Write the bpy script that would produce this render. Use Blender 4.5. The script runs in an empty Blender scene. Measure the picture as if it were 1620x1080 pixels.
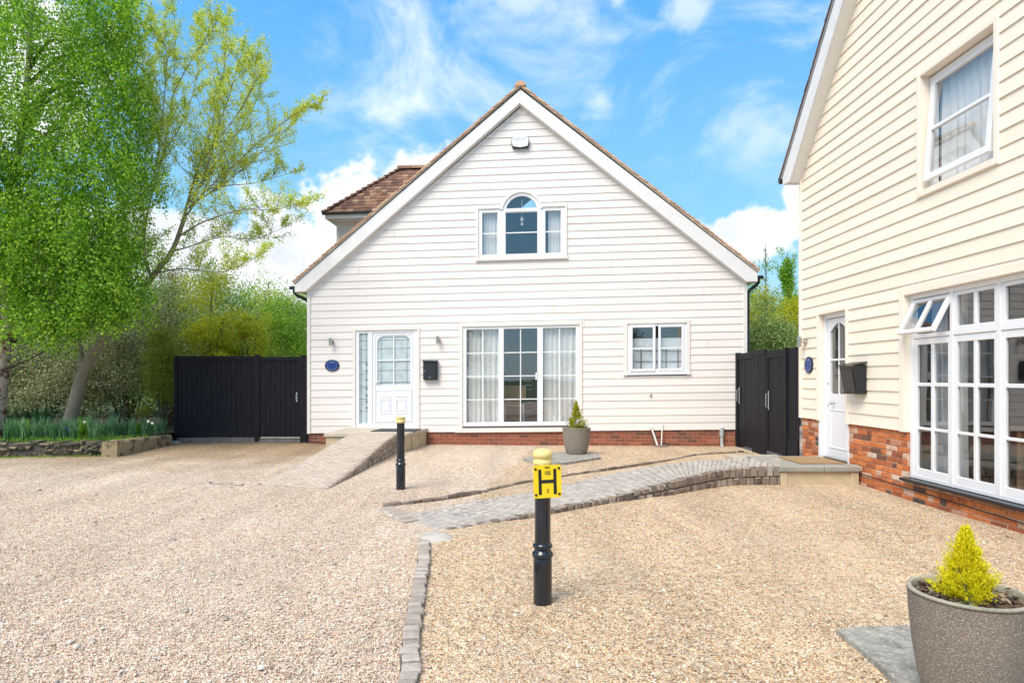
import bpy, bmesh, math, random
import numpy as np
from mathutils import Vector, Matrix, noise as mnoise
R = math.radians
random.seed(7); rng = np.random.default_rng(7)
scene = bpy.context.scene
COL = scene.collection

# ------------------------------------------------------------------ camera, sky, sun, exposure
F = 1000.0; CX = 810.0; HY = 598.0; EYE = 1.5          # focal length / principal column / horizon, in photo pixels
cam = bpy.data.cameras.new('camera'); camo = bpy.data.objects.new('camera', cam); COL.objects.link(camo)
camo.location = (0, 0, EYE); camo.rotation_euler = (R(90), 0, 0)
cam.sensor_width = 36; cam.lens = 36*F/1620; cam.shift_x = 0; cam.shift_y = (HY-540)/1620
cam.clip_start = 0.05; cam.clip_end = 2000
scene.camera = camo
scene.render.resolution_x = 1024; scene.render.resolution_y = 682

SUN_EL, SUN_AZ = R(50), R(219)       # azimuth clockwise from +Y: behind the camera, a little to the left
w = bpy.data.worlds.new('World'); scene.world = w; w.use_nodes = True
nt = w.node_tree; nt.nodes.clear()
def N(tree, typ, **kw):
    n = tree.nodes.new(typ)
    for k, v in kw.items():
        if k == 'inp':
            for a, b in v.items(): n.inputs[a].default_value = b
        else: setattr(n, k, v)
    return n
def mth(tree, op, a, b=None, c=None, clamp=False):
    n = tree.nodes.new('ShaderNodeMath'); n.operation = op; n.use_clamp = clamp
    for i, v in enumerate((a, b, c)):
        if v is None: continue
        if isinstance(v, (int, float)): n.inputs[i].default_value = v
        else: tree.links.new(v, n.inputs[i])
    return n.outputs[0]
def smooth(tree, v, lo, hi, a=0., b=1.):
    n = tree.nodes.new('ShaderNodeMapRange'); n.interpolation_type = 'SMOOTHSTEP'; tree.links.new(v, n.inputs[0])
    for i, x in enumerate((lo, hi, a, b)): n.inputs[i+1].default_value = x
    return n.outputs[0]
def build_world():
    L = nt.links.new
    out = N(nt, 'ShaderNodeOutputWorld'); bg = N(nt, 'ShaderNodeBackground', inp={'Strength': 0.115}); L(bg.outputs[0], out.inputs[0])
    sky = N(nt, 'ShaderNodeTexSky'); sky.sky_type = 'NISHITA'; sky.sun_disc = False
    sky.sun_elevation = SUN_EL; sky.sun_rotation = SUN_AZ; sky.air_density = 1.0; sky.dust_density = 0.3; sky.ozone_density = 1.2
    tc = N(nt, 'ShaderNodeTexCoord'); sp = N(nt, 'ShaderNodeSeparateXYZ'); L(tc.outputs['Generated'], sp.inputs[0])
    az = mth(nt, 'MULTIPLY', mth(nt, 'ARCTAN2', sp.outputs[0], sp.outputs[1]), 57.2958)
    el = mth(nt, 'MULTIPLY', mth(nt, 'ARCSINE', sp.outputs[2]), 57.2958)
    # blue of the sky: nishita, pulled towards a saturated light blue
    ramp = N(nt, 'ShaderNodeValToRGB'); L(mth(nt, 'DIVIDE', el, 60.0, clamp=True), ramp.inputs[0])
    e = ramp.color_ramp.elements; e[0].position = 0.0; e[0].color = (.52, .80, 1, 1); e[1].position = 1.0; e[1].color = (.045, .22, .62, 1)
    k = e.new(.22); k.color = (.26, .66, 1, 1); k = e.new(.5); k.color = (.115, .47, .95, 1)
    tint = N(nt, 'ShaderNodeMix', data_type='RGBA'); tint.inputs[0].default_value = 0.82
    L(sky.outputs[0], tint.inputs[6])
    sc = N(nt, 'ShaderNodeVectorMath', operation='SCALE'); sc.inputs['Scale'].default_value = 6.4; L(ramp.outputs[0], sc.inputs[0]); L(sc.outputs[0], tint.inputs[7])
    def nz(scale, detail, rough, dist=0., strx=1., strz=1.):
        mp = N(nt, 'ShaderNodeMapping'); mp.inputs['Scale'].default_value = (strx, 1, strz); L(tc.outputs['Generated'], mp.inputs[0])
        n = N(nt, 'ShaderNodeTexNoise', inp={'Scale': scale, 'Detail': detail, 'Roughness': rough, 'Distortion': dist}); L(mp.outputs[0], n.inputs['Vector'])
        return n.outputs['Fac']
    def ell(a0, e0, ra, re):
        a = mth(nt, 'POWER', mth(nt, 'ABSOLUTE', mth(nt, 'DIVIDE', mth(nt, 'SUBTRACT', az, a0), ra)), 2.0)
        b = mth(nt, 'POWER', mth(nt, 'ABSOLUTE', mth(nt, 'DIVIDE', mth(nt, 'SUBTRACT', el, e0), re)), 2.0)
        return mth(nt, 'SUBTRACT', 1.0, mth(nt, 'SQRT', mth(nt, 'ADD', a, b)))
    def mx(*v):
        r = v[0]
        for x in v[1:]: r = mth(nt, 'MAXIMUM', r, x)
        return r
    puff = nz(11, 9, .62, .25); fine = nz(26, 6, .6)
    shape = mx(ell(-12, 11.0, 9, 8.3), ell(-19, 8.5, 9, 8.5), ell(-31, 6, 13, 9), ell(-8, 13.5, 7, 7), ell(20.5, 11.9, 5.6, 2.7), ell(25.2, 14.6, 2.2, 2.8), ell(35, 12, 9, 6),
               ell(75, 18, 30, 12), ell(-95, 22, 30, 12), ell(165, 58, 60, 22), ell(-165, 58, 60, 22), ell(0, 90, 300, 27), ell(-42, 21, 12, 7))  # unseen clouds behind and overhead added for neutral light, last one for a reflection
    cum = smooth(nt, mth(nt, 'ADD', shape, mth(nt, 'MULTIPLY', mth(nt, 'SUBTRACT', mth(nt, 'ADD', puff, mth(nt, 'MULTIPLY', fine, .35)), .67), 1.5)), 0.06, 0.32)
    # thin high wisps
    w1 = nz(3.6, 9, .62, .6, 1., 1.9); w2 = nz(1.7, 3, .5)
    zone = mx(ell(2, 30, 17, 10), ell(14, 26, 11, 7), ell(-6, 22, 10, 6), ell(24, 27, 12, 9), ell(12, 30, 18, 8), ell(-22, 30, 9, 5))
    zone = smooth(nt, zone, -0.6, .6)
    wisp = mth(nt, 'MULTIPLY', mth(nt, 'MULTIPLY', smooth(nt, w1, .44, .76), mth(nt, 'ADD', .12, mth(nt, 'MULTIPLY', zone, .9))), .95, clamp=True)
    tuft = mth(nt, 'MULTIPLY', smooth(nt, mth(nt, 'ADD', mx(ell(8, 23.5, 2.8, 2.4), ell(.8, 31, 5.5, 2.6), ell(15.5, 29.5, 2.6, 2.2), ell(9.5, 30.5, 1.5, 1.3)), mth(nt, 'MULTIPLY', mth(nt, 'SUBTRACT', puff, .5), 2.2)), 0.0, .9), .62)
    # cloud colour: white tops, soft grey-blue bellies where the cloud is thick
    belly = smooth(nt, nz(9, 6, .6, .3), .36, .66)
    low = smooth(nt, el, 21, 9.0)
    cc = N(nt, 'ShaderNodeMix', data_type='RGBA'); L(mth(nt, 'MULTIPLY', mth(nt, 'MULTIPLY', belly, low), .8), cc.inputs[0])
    cc.inputs[6].default_value = (6.7, 6.75, 6.85, 1); cc.inputs[7].default_value = (4.3, 4.8, 5.4, 1)
    m1 = N(nt, 'ShaderNodeMix', data_type='RGBA'); L(mx(wisp, tuft), m1.inputs[0]); L(tint.outputs[2], m1.inputs[6]); m1.inputs[7].default_value = (6.0, 6.5, 7.0, 1)
    m2 = N(nt, 'ShaderNodeMix', data_type='RGBA'); L(cum, m2.inputs[0]); L(m1.outputs[2], m2.inputs[6]); L(cc.outputs[2], m2.inputs[7])
    L(m2.outputs[2], bg.inputs[0])
build_world()
sl = bpy.data.lights.new('sun', 'SUN'); sl.energy = 2.7; sl.angle = R(36); sl.color = (1, .90, .76)
so = bpy.data.objects.new('sun', sl); COL.objects.link(so)
sd = Vector((math.sin(SUN_AZ)*math.cos(SUN_EL), math.cos(SUN_AZ)*math.cos(SUN_EL), math.sin(SUN_EL)))
so.rotation_euler = sd.to_track_quat('Z', 'Y').to_euler(); so.location = (0, -10, 20)
scene.view_settings.view_transform = 'Standard'; scene.view_settings.look = 'None'
scene.view_settings.gamma = 1; scene.view_settings.exposure = 0.62; scene.view_settings.use_curve_mapping = False
scene.cycles.max_bounces = 7; scene.cycles.transparent_max_bounces = 12; scene.cycles.diffuse_bounces = 3
scene.cycles.caustics_reflective = False; scene.cycles.caustics_refractive = False

# ------------------------------------------------------------------ places: the planes on which the photographed things lie
TH = math.atan(.072)
def Dq(x): return 14.15*13917/(x+13090)
L0 = Vector(((488-CX)/F*Dq(488), Dq(488), 0))
def G(x, y, z=0.):                       # a point on the ground (height z)
    Y = (EYE-z)*F/(y-HY); return ((x-CX)/F*Y, Y)
def W(x, y, Y):                          # a point at a known distance
    return Vector(((x-CX)/F*Y, Y, EYE+(HY-y)/F*Y))

# ------------------------------------------------------------------ mesh builder
class MB:
    def __init__(s, xf=None): s.v = []; s.f = []; s.xf = xf
    def add(s, vs, fs):
        b = len(s.v); s.v += [tuple(v) for v in vs]; s.f += [tuple(b+i for i in f) for f in fs]
    def box(s, x0, x1, y0, y1, z0, z1, M=None):
        vs = [Vector(p) for p in ((x0,y0,z0),(x1,y0,z0),(x1,y1,z0),(x0,y1,z0),(x0,y0,z1),(x1,y0,z1),(x1,y1,z1),(x0,y1,z1))]
        if M is not None: vs = [M @ v for v in vs]
        s.add(vs, [(0,3,2,1),(4,5,6,7),(0,1,5,4),(1,2,6,5),(2,3,7,6),(3,0,4,7)])
    def bbox(s, x0, x1, y0, y1, z0, z1, b=.004, M=None, jit=0.):
        """box with its front (y0) and top edges chamfered"""
        j = lambda: random.uniform(-jit, jit) if jit else 0
        vs = [(x0+j(),y1,z0+j()),(x1+j(),y1,z0+j()),(x1+j(),y1,z1+j()),(x0+j(),y1,z1+j()),
              (x0,y0+b,z0),(x1,y0+b,z0),(x1,y0+b,z1),(x0,y0+b,z1),
              (x0+b+j(),y0+j(),z0+b+j()),(x1-b+j(),y0+j(),z0+b+j()),(x1-b+j(),y0+j(),z1-b+j()),(x0+b+j(),y0+j(),z1-b+j())]
        vs = [Vector(v) for v in vs]
        if M is not None: vs = [M @ v for v in vs]
        fs = [(0,3,2,1),(8,9,10,11)]
        for a in range(4):
            c = (a+1) % 4
            fs += [(a,c,4+c,4+a),(4+a,4+c,8+c,8+a)]
        s.add(vs, fs)
    def prism(s, poly, y0, y1, axis='y'):
        """polygon (a,b) in the x-z plane extruded along y (or x-y plane along z)"""
        n = len(poly)
        if axis == 'y': vs = [(a,y0,b) for a,b in poly]+[(a,y1,b) for a,b in poly]
        elif axis == 'z': vs = [(a,b,y0) for a,b in poly]+[(a,b,y1) for a,b in poly]
        else: vs = [(y0,a,b) for a,b in poly]+[(y1,a,b) for a,b in poly]
        s.add(vs, [tuple(range(n)), tuple(range(2*n-1, n-1, -1))]+[(i, i+n, (i+1)%n+n, (i+1)%n) for i in range(n)])
    def tube(s, pts, rad, n=8, cap=True):
        pts = [Vector(p) for p in pts]
        if isinstance(rad, (int, float)): rad = [rad]*len(pts)
        vs = []; up = Vector((.13, .21, .97)).normalized(); pu = None
        for i, p in enumerate(pts):
            d = (pts[min(i+1, len(pts)-1)]-pts[max(i-1, 0)]).normalized()
            if pu is None:
                ref = up if abs(d.dot(up)) < .95 else Vector((1, 0, 0)); pu = (ref-d*ref.dot(d)).normalized()
            else:
                q = pu-d*pu.dot(d)
                if q.length > 1e-5: pu = q.normalized()
            a = pu; b = d.cross(a)
            for k in range(n):
                t = 2*math.pi*k/n; vs.append(p+(a*math.cos(t)+b*math.sin(t))*rad[i])
        fs = []
        for i in range(len(pts)-1):
            for k in range(n):
                fs.append((i*n+k, i*n+(k+1)%n, (i+1)*n+(k+1)%n, (i+1)*n+k))
        if cap: fs += [tuple(range(n-1, -1, -1)), tuple((len(pts)-1)*n+k for k in range(n))]
        s.add(vs, fs)
    def lathe(s, prof, c=(0,0,0), n=32, M=None):
        vs = []; fs = []
        for r, z in prof:
            for k in range(n):
                t = 2*math.pi*k/n; vs.append(Vector((r*math.cos(t), r*math.sin(t), z)))
        if M is not None: vs = [M @ v for v in vs]
        vs = [v+Vector(c) for v in vs]
        for i in range(len(prof)-1):
            for k in range(n): fs.append((i*n+k, i*n+(k+1)%n, (i+1)*n+(k+1)%n, (i+1)*n+k))
        fs += [tuple(range(n-1, -1, -1)), tuple((len(prof)-1)*n+k for k in range(n))]
        s.add(vs, fs)
    def build(s, name, mat, parent=None, smooth=False, xf=None):
        xf = xf or s.xf
        vs = [xf(*v) for v in s.v] if xf else s.v
        me = bpy.data.meshes.new(name); me.from_pydata([tuple(v) for v in vs], [], s.f); me.materials.append(mat)
        bm = bmesh.new(); bm.from_mesh(me); bmesh.ops.recalc_face_normals(bm, faces=bm.faces); bm.to_mesh(me); bm.free()
        if smooth:
            me.shade_smooth()
            try: me.set_sharp_from_angle(angle=R(38))
            except Exception: pass
        o = bpy.data.objects.new(name, me); COL.objects.link(o)
        if parent: o.parent = parent
        return o
def build_each(b, name, m, parent=None, smooth=False):
    """one object for every loose piece collected in b"""
    par = list(range(len(b.v)))
    def fd(i):
        while par[i] != i: par[i] = par[par[i]]; i = par[i]
        return i
    for f in b.f:
        for k in f[1:]: par[fd(k)] = fd(f[0])
    gr = {}
    for f in b.f: gr.setdefault(fd(f[0]), []).append(f)
    for fs in gr.values():
        ids = sorted({i for f in fs for i in f}); mp = {i: k for k, i in enumerate(ids)}
        c = MB(b.xf); c.add([b.v[i] for i in ids], [tuple(mp[i] for i in f) for f in fs]); c.build(name, m, parent, smooth)
def fast_mesh(name, verts, nper, mat, parent=None, smooth=False):
    """verts: (N*nper, 3) array, each nper consecutive ones a polygon"""
    me = bpy.data.meshes.new(name); nv = len(verts); nf = nv//nper
    me.vertices.add(nv); me.vertices.foreach_set('co', np.ascontiguousarray(verts, dtype=np.float32).ravel())
    me.loops.add(nv); me.loops.foreach_set('vertex_index', np.arange(nv, dtype=np.int32))
    me.polygons.add(nf); me.polygons.foreach_set('loop_start', np.arange(0, nv, nper, dtype=np.int32))
    try: me.polygons.foreach_set('loop_total', np.full(nf, nper, dtype=np.int32))
    except Exception: pass
    me.update(calc_edges=True); me.materials.append(mat)
    o = bpy.data.objects.new(name, me); COL.objects.link(o)
    if parent: o.parent = parent
    return o
def idx_mesh(name, verts, faces, mat, parent=None, smooth=True):
    me = bpy.data.meshes.new(name); k = faces.shape[1]
    me.vertices.add(len(verts)); me.vertices.foreach_set('co', np.ascontiguousarray(verts, dtype=np.float32).ravel())
    me.loops.add(faces.size); me.loops.foreach_set('vertex_index', np.ascontiguousarray(faces, dtype=np.int32).ravel())
    me.polygons.add(len(faces)); me.polygons.foreach_set('loop_start', np.arange(0, faces.size, k, dtype=np.int32))
    me.update(calc_edges=True); me.materials.append(mat)
    if smooth: me.shade_smooth()
    o = bpy.data.objects.new(name, me); COL.objects.link(o)
    if parent: o.parent = parent
    return o
def thing(name, label, cat, loc=(0,0,0), rz=0, group=None):
    o = bpy.data.objects.new(name, None); COL.objects.link(o); o.empty_display_size = .2
    o.location = loc; o.rotation_euler = (0, 0, rz); o['label'] = label; o['category'] = cat
    if group: o['group'] = group
    return o
def tag(o, label, cat, group=None, kind=None):
    o['label'] = label; o['category'] = cat
    if group: o['group'] = group
    if kind: o['kind'] = kind
    return o
def struct(o, label=None):
    o['kind'] = 'structure'
    if label: o['label'] = label; o['category'] = o.name.split('.')[0].replace('_', ' ')
    return o

# ------------------------------------------------------------------ materials
def mat(name, col, rough=.6, metal=0., var=0., vscale=3., bump=0., bscale=60., island=0., spec=.5, coat=0., stretch=None, dirt=None):
    m = bpy.data.materials.new(name); m.use_nodes = True; t = m.node_tree; b = t.nodes['Principled BSDF']; L = t.links.new
    b.inputs['Roughness'].default_value = rough; b.inputs['Metallic'].default_value = metal
    b.inputs['Specular IOR Level'].default_value = spec; b.inputs['Coat Weight'].default_value = coat
    tc = N(t, 'ShaderNodeTexCoord'); src = tc.outputs['Object']
    if stretch:
        mp = N(t, 'ShaderNodeMapping'); mp.inputs['Scale'].default_value = stretch; L(src, mp.inputs[0]); src = mp.outputs[0]
    c4 = (*col, 1)
    cur = None
    def start():
        r = N(t, 'ShaderNodeRGB'); r.outputs[0].default_value = c4; return r.outputs[0]
    if var or island or dirt: cur = start()
    if var:
        nz = N(t, 'ShaderNodeTexNoise', inp={'Scale': vscale, 'Detail': 6, 'Roughness': .6}); L(src, nz.inputs['Vector'])
        h = N(t, 'ShaderNodeHueSaturation'); L(cur, h.inputs['Color'])
        v = N(t, 'ShaderNodeMapRange'); L(nz.outputs['Fac'], v.inputs[0])
        for i, x in enumerate((.25, .75, 1-var, 1+var)): v.inputs[i+1].default_value = x
        L(v.outputs[0], h.inputs['Value']); cur = h.outputs[0]
    if island:
        g = N(t, 'ShaderNodeNewGeometry'); h = N(t, 'ShaderNodeHueSaturation'); L(cur, h.inputs['Color'])
        v = N(t, 'ShaderNodeMapRange'); L(g.outputs['Random Per Island'], v.inputs[0])
        for i, x in enumerate((0, 1, 1-island, 1+island)): v.inputs[i+1].default_value = x
        L(v.outputs[0], h.inputs['Value']); cur = h.outputs[0]
    if dirt:    # (colour, scale, threshold lo, hi, strength)
        dc, ds, lo, hi, st = dirt
        nz = N(t, 'ShaderNodeTexNoise', inp={'Scale': ds, 'Detail': 8, 'Roughness': .65}); L(src, nz.inputs['Vector'])
        mr = N(t, 'ShaderNodeMapRange'); L(nz.outputs['Fac'], mr.inputs[0])
        for i, x in enumerate((lo, hi, 0, st)): mr.inputs[i+1].default_value = x
        mx = N(t, 'ShaderNodeMix', data_type='RGBA'); L(mr.outputs[0], mx.inputs[0]); L(cur, mx.inputs[6]); mx.inputs[7].default_value = (*dc, 1); cur = mx.outputs[2]
    if cur is None: b.inputs['Base Color'].default_value = c4
    else: L(cur, b.inputs['Base Color'])
    if bump:
        nz = N(t, 'ShaderNodeTexNoise', inp={'Scale': bscale, 'Detail': 5, 'Roughness': .6}); L(src, nz.inputs['Vector'])
        bp = N(t, 'ShaderNodeBump', inp={'Strength': bump, 'Distance': .01}); L(nz.outputs['Fac'], bp.inputs['Height']); L(bp.outputs[0], b.inputs['Normal'])
    return m
def ramp_mat(name, stops, rough=.8, source='island', scale=4., bump=0., bscale=40., var=0.25, interp='LINEAR', mask=None):
    """colour taken from a ramp by island (each loose piece) or noise"""
    m = bpy.data.materials.new(name); m.use_nodes = True; t = m.node_tree; b = t.nodes['Principled BSDF']; L = t.links.new
    b.inputs['Roughness'].default_value = rough; b.inputs['Specular IOR Level'].default_value = .3
    tc = N(t, 'ShaderNodeTexCoord'); r = N(t, 'ShaderNodeValToRGB'); r.color_ramp.interpolation = interp
    els = r.color_ramp.elements
    while len(els) < len(stops): els.new(.5)
    for e, (p, c) in zip(els, stops): e.position = p; e.color = (*c, 1)
    if source == 'island': g = N(t, 'ShaderNodeNewGeometry'); L(g.outputs['Random Per Island'], r.inputs[0])
    else:
        nz = N(t, 'ShaderNodeTexNoise', inp={'Scale': scale, 'Detail': 7, 'Roughness': .6}); L(tc.outputs['Object'], nz.inputs['Vector']); L(nz.outputs['Fac'], r.inputs[0])
    cur = r.outputs[0]
    if var:
        nz = N(t, 'ShaderNodeTexNoise', inp={'Scale': bscale*.5, 'Detail': 6, 'Roughness': .7}); L(tc.outputs['Object'], nz.inputs['Vector'])
        h = N(t, 'ShaderNodeHueSaturation'); L(cur, h.inputs['Color']); v = N(t, 'ShaderNodeMapRange'); L(nz.outputs['Fac'], v.inputs[0])
        for i, x in enumerate((.25, .75, 1-var, 1+var)): v.inputs[i+1].default_value = x
        L(v.outputs[0], h.inputs['Value']); cur = h.outputs[0]
    L(cur, b.inputs['Base Color'])
    if bump:
        nz = N(t, 'ShaderNodeTexNoise', inp={'Scale': bscale, 'Detail': 6, 'Roughness': .7}); L(tc.outputs['Object'], nz.inputs['Vector'])
        bp = N(t, 'ShaderNodeBump', inp={'Strength': bump, 'Distance': .012}); L(nz.outputs['Fac'], bp.inputs['Height']); L(bp.outputs[0], b.inputs['Normal'])
    return m
def leaf_mat(name, stops, transl=.35, rough=.55):
    m = bpy.data.materials.new(name); m.use_nodes = True; t = m.node_tree; b = t.nodes['Principled BSDF']; L = t.links.new; out = t.nodes['Material Output']
    g = N(t, 'ShaderNodeNewGeometry'); r = N(t, 'ShaderNodeValToRGB'); els = r.color_ramp.elements
    while len(els) < len(stops): els.new(.5)
    for e, (p, c) in zip(els, stops): e.position = p; e.color = (*c, 1)
    L(g.outputs['Random Per Island'], r.inputs[0]); L(r.outputs[0], b.inputs['Base Color']); b.inputs['Roughness'].default_value = rough; b.inputs['Specular IOR Level'].default_value = .3
    tr = N(t, 'ShaderNodeBsdfTranslucent'); h = N(t, 'ShaderNodeHueSaturation', inp={'Value': 1.5, 'Saturation': 1.05}); L(r.outputs[0], h.inputs['Color']); L(h.outputs[0], tr.inputs[0])
    mx = N(t, 'ShaderNodeMixShader'); mx.inputs[0].default_value = transl; L(b.outputs[0], mx.inputs[1]); L(tr.outputs[0], mx.inputs[2]); L(mx.outputs[0], out.inputs[0])
    return m
def glass_mat(name, base=.06, tint=(.95,.97,.97), boost=1.5):
    m = bpy.data.materials.new(name); m.use_nodes = True; t = m.node_tree; t.nodes.clear(); L = t.links.new
    out = N(t, 'ShaderNodeOutputMaterial'); tr = N(t, 'ShaderNodeBsdfTransparent'); tr.inputs[0].default_value = (*tint, 1)
    gl = N(t, 'ShaderNodeBsdfGlossy'); gl.inputs['Roughness'].default_value = .004
    fr = N(t, 'ShaderNodeLayerWeight', inp={'Blend': .5}); f = mth(t, 'ADD', mth(t, 'MULTIPLY', mth(t, 'POWER', fr.outputs['Facing'], 4.0), boost), base, clamp=True)
    tc = N(t, 'ShaderNodeTexCoord'); nz = N(t, 'ShaderNodeTexNoise', inp={'Scale': 1.3, 'Detail': 1}); L(tc.outputs['Object'], nz.inputs['Vector'])
    bp = N(t, 'ShaderNodeBump', inp={'Strength': .04, 'Distance': .05}); L(nz.outputs['Fac'], bp.inputs['Height']); L(bp.outputs[0], gl.inputs['Normal'])
    mx = N(t, 'ShaderNodeMixShader'); L(f, mx.inputs[0]); L(tr.outputs[0], mx.inputs[1]); L(gl.outputs[0], mx.inputs[2]); L(mx.outputs[0], out.inputs[0])
    return m
def board_mat(name, col, warm, z0, pitch):
    """painted weatherboard: each board its own slight tone, faint stains"""
    m = bpy.data.materials.new(name); m.use_nodes = True; t = m.node_tree; b = t.nodes['Principled BSDF']; L = t.links.new
    b.inputs['Roughness'].default_value = .55; b.inputs['Specular IOR Level'].default_value = .3
    g = N(t, 'ShaderNodeNewGeometry'); tc = N(t, 'ShaderNodeTexCoord')
    sp = N(t, 'ShaderNodeSeparateXYZ'); L(tc.outputs['Object'], sp.inputs[0])
    row = mth(t, 'FLOOR', mth(t, 'DIVIDE', mth(t, 'SUBTRACT', sp.outputs[2], z0), pitch))
    wn = N(t, 'ShaderNodeTexWhiteNoise', noise_dimensions='1D'); L(row, wn.inputs['W'])
    mp = N(t, 'ShaderNodeMapping'); mp.inputs['Scale'].default_value = (.6, 1, 6); L(tc.outputs['Object'], mp.inputs[0])
    nz = N(t, 'ShaderNodeTexNoise', inp={'Scale': 2.2, 'Detail': 7, 'Roughness': .65}); L(mp.outputs[0], nz.inputs['Vector'])
    mx = N(t, 'ShaderNodeMix', data_type='RGBA'); mx.inputs[6].default_value = (*col, 1); mx.inputs[7].default_value = (*warm, 1)
    L(smooth(t, nz.outputs['Fac'], .5, .85, 0, .55), mx.inputs[0])
    h = N(t, 'ShaderNodeHueSaturation'); L(mx.outputs[2], h.inputs['Color'])
    v = N(t, 'ShaderNodeMapRange'); L(wn.outputs['Value'], v.inputs[0])
    for i, x in enumerate((0, 1, .975, 1.02)): v.inputs[i+1].default_value = x
    L(v.outputs[0], h.inputs['Value'])
    # thin vertical rain streaks
    mp2 = N(t, 'ShaderNodeMapping'); mp2.inputs['Scale'].default_value = (9, 1, .35); L(tc.outputs['Object'], mp2.inputs[0])
    n2 = N(t, 'ShaderNodeTexNoise', inp={'Scale': 1.6, 'Detail': 4, 'Roughness': .6}); L(mp2.outputs[0], n2.inputs['Vector'])
    m3 = N(t, 'ShaderNodeMix', data_type='RGBA'); L(smooth(t, n2.outputs['Fac'], .60, .82, 0, .22), m3.inputs[0]); L(h.outputs[0], m3.inputs[6]); m3.inputs[7].default_value = (col[0]*.82, col[1]*.76, col[2]*.68, 1)
    L(m3.outputs[2], b.inputs['Base Color'])
    n3 = N(t, 'ShaderNodeTexNoise', inp={'Scale': 5, 'Detail': 4}); L(mp.outputs[0], n3.inputs['Vector'])
    bp = N(t, 'ShaderNodeBump', inp={'Strength': .15, 'Distance': .01}); L(n3.outputs['Fac'], bp.inputs['Height']); L(bp.outputs[0], b.inputs['Normal'])
    return m
PITCH = .1645
M = {}
M['board_w'] = board_mat('white_weatherboard', (.825,.785,.765), (.82,.74,.68), .31, PITCH)
M['board_c'] = board_mat('cream_weatherboard', (.94,.848,.722), (.935,.82,.64), .84, .165)
M['trim_w'] = mat('warm_white_trim', (.80,.77,.745), .5, var=.03, vscale=2)
M['trim_c'] = mat('cream_trim', (.94,.852,.735), .5, var=.03, vscale=2)
M['upvc'] = mat('white_plastic_frame', (.83,.85,.90), .28, var=.015, vscale=3)
M['barge'] = mat('white_painted_bargeboard', (.80,.80,.82), .5, var=.05, vscale=5, dirt=((.45,.42,.38), 9, .62, .8, .5))
M['white_wood'] = mat('white_gloss_wood', (.84,.85,.89), .3, var=.02, vscale=3)
M['bar'] = mat('white_glazing_bar', (.85,.86,.88), .35)
M['black_pipe'] = mat('black_plastic', (.012,.013,.016), .3)
M['glass'] = glass_mat('window_glass', .22, boost=.8)
M['glass_s'] = glass_mat('side_window_glass', .17, boost=1.0)
M['leaded'] = mat('frosted_glass', (.52,.62,.66), .12, var=.2, vscale=9, spec=.8)
M['lead'] = mat('lead_strip', (.20,.22,.24), .4, metal=.6)
M['brick_m'] = ramp_mat('red_brick', [(0,(.15,.075,.055)),(.25,(.25,.085,.05)),(.6,(.34,.105,.058)),(.85,(.28,.10,.065)),(1,(.42,.15,.08))], .85, bump=.5, bscale=60)
M['brick_o'] = ramp_mat('old_orange_brick', [(0,(.10,.08,.08)),(.07,(.32,.11,.06)),(.25,(.58,.17,.06)),(.58,(.70,.24,.085)),(.74,(.50,.15,.07)),(.84,(.66,.42,.31)),(1,(.72,.58,.46))], .9, bump=.8, bscale=45, var=.35)
M['mortar_m'] = mat('pink_grey_mortar', (.40,.30,.24), .95, var=.15, vscale=20, bump=.3)
M['mortar_o'] = mat('lime_mortar', (.55,.42,.30), .95, var=.2, vscale=14, bump=.5, bscale=40)
M['tile'] = ramp_mat('clay_roof_tile', [(0,(.13,.075,.06)),(.35,(.20,.11,.085)),(.7,(.27,.145,.10)),(1,(.38,.25,.17))], .85, bump=.6, bscale=30, var=.35)
M['tile_o'] = ramp_mat('orange_verge_tile', [(0,(.48,.27,.18)),(.5,(.62,.37,.24)),(1,(.74,.50,.34))], .85, bump=.4, bscale=30, var=.2)
M['cement'] = mat('grey_cement', (.52,.46,.38), .9, var=.2, vscale=12)
M['slate'] = mat('grey_verge', (.27,.27,.29), .7, var=.2, vscale=8)
M['black_wood'] = mat('black_stained_timber', (.009,.009,.014), .62, var=.45, vscale=3, bump=.3, bscale=12, stretch=(14,14,.8), spec=.22, dirt=((.022,.022,.03), 2.5, .48, .72, .9))
M['grey_wood'] = mat('weathered_timber', (.16,.15,.145), .85, var=.35, vscale=6, bump=.4)
M['steel'] = mat('galvanised_steel', (.55,.57,.6), .35, metal=.85)
M['brushed'] = mat('brushed_steel', (.55,.52,.48), .3, metal=1.)
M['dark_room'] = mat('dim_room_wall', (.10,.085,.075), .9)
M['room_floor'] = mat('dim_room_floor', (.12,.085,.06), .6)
def cloth(name, col):
    m = mat(name, col, .9); t = m.node_tree; b = t.nodes['Principled BSDF']; out = t.nodes['Material Output']
    tr = N(t, 'ShaderNodeBsdfTranslucent'); tr.inputs[0].default_value = (*col, 1); mx = N(t, 'ShaderNodeMixShader'); mx.inputs[0].default_value = .10
    t.links.new(b.outputs[0], mx.inputs[1]); t.links.new(tr.outputs[0], mx.inputs[2]); t.links.new(mx.outputs[0], out.inputs[0]); return m
M['curtain'] = cloth('white_curtain_cloth', (.93,.93,.93)); M['curtain_d'] = cloth('grey_curtain_cloth', (.55,.57,.62))
M['oak'] = mat('pale_oak', (.48,.32,.2), .5, var=.12, vscale=5, stretch=(1,1,8))
M['dark_furn'] = mat('dark_furniture', (.035,.032,.034), .4)
M['bollard'] = mat('blue_black_gloss_paint', (.006,.010,.020), .16, var=.3, vscale=6, coat=.5, bump=.04, bscale=30, dirt=((.11,.10,.09), 26, .70, .82, .5))
M['cap'] = mat('pale_yellow_paint', (.76,.62,.25), .38, var=.06, vscale=10, dirt=((.45,.38,.22), 18, .62, .8, .6))
M['sign_y'] = mat('yellow_sign_plastic', (.92,.66,.015), .35)
M['sign_k'] = mat('black_print', (.012,.012,.012), .5)
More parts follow.
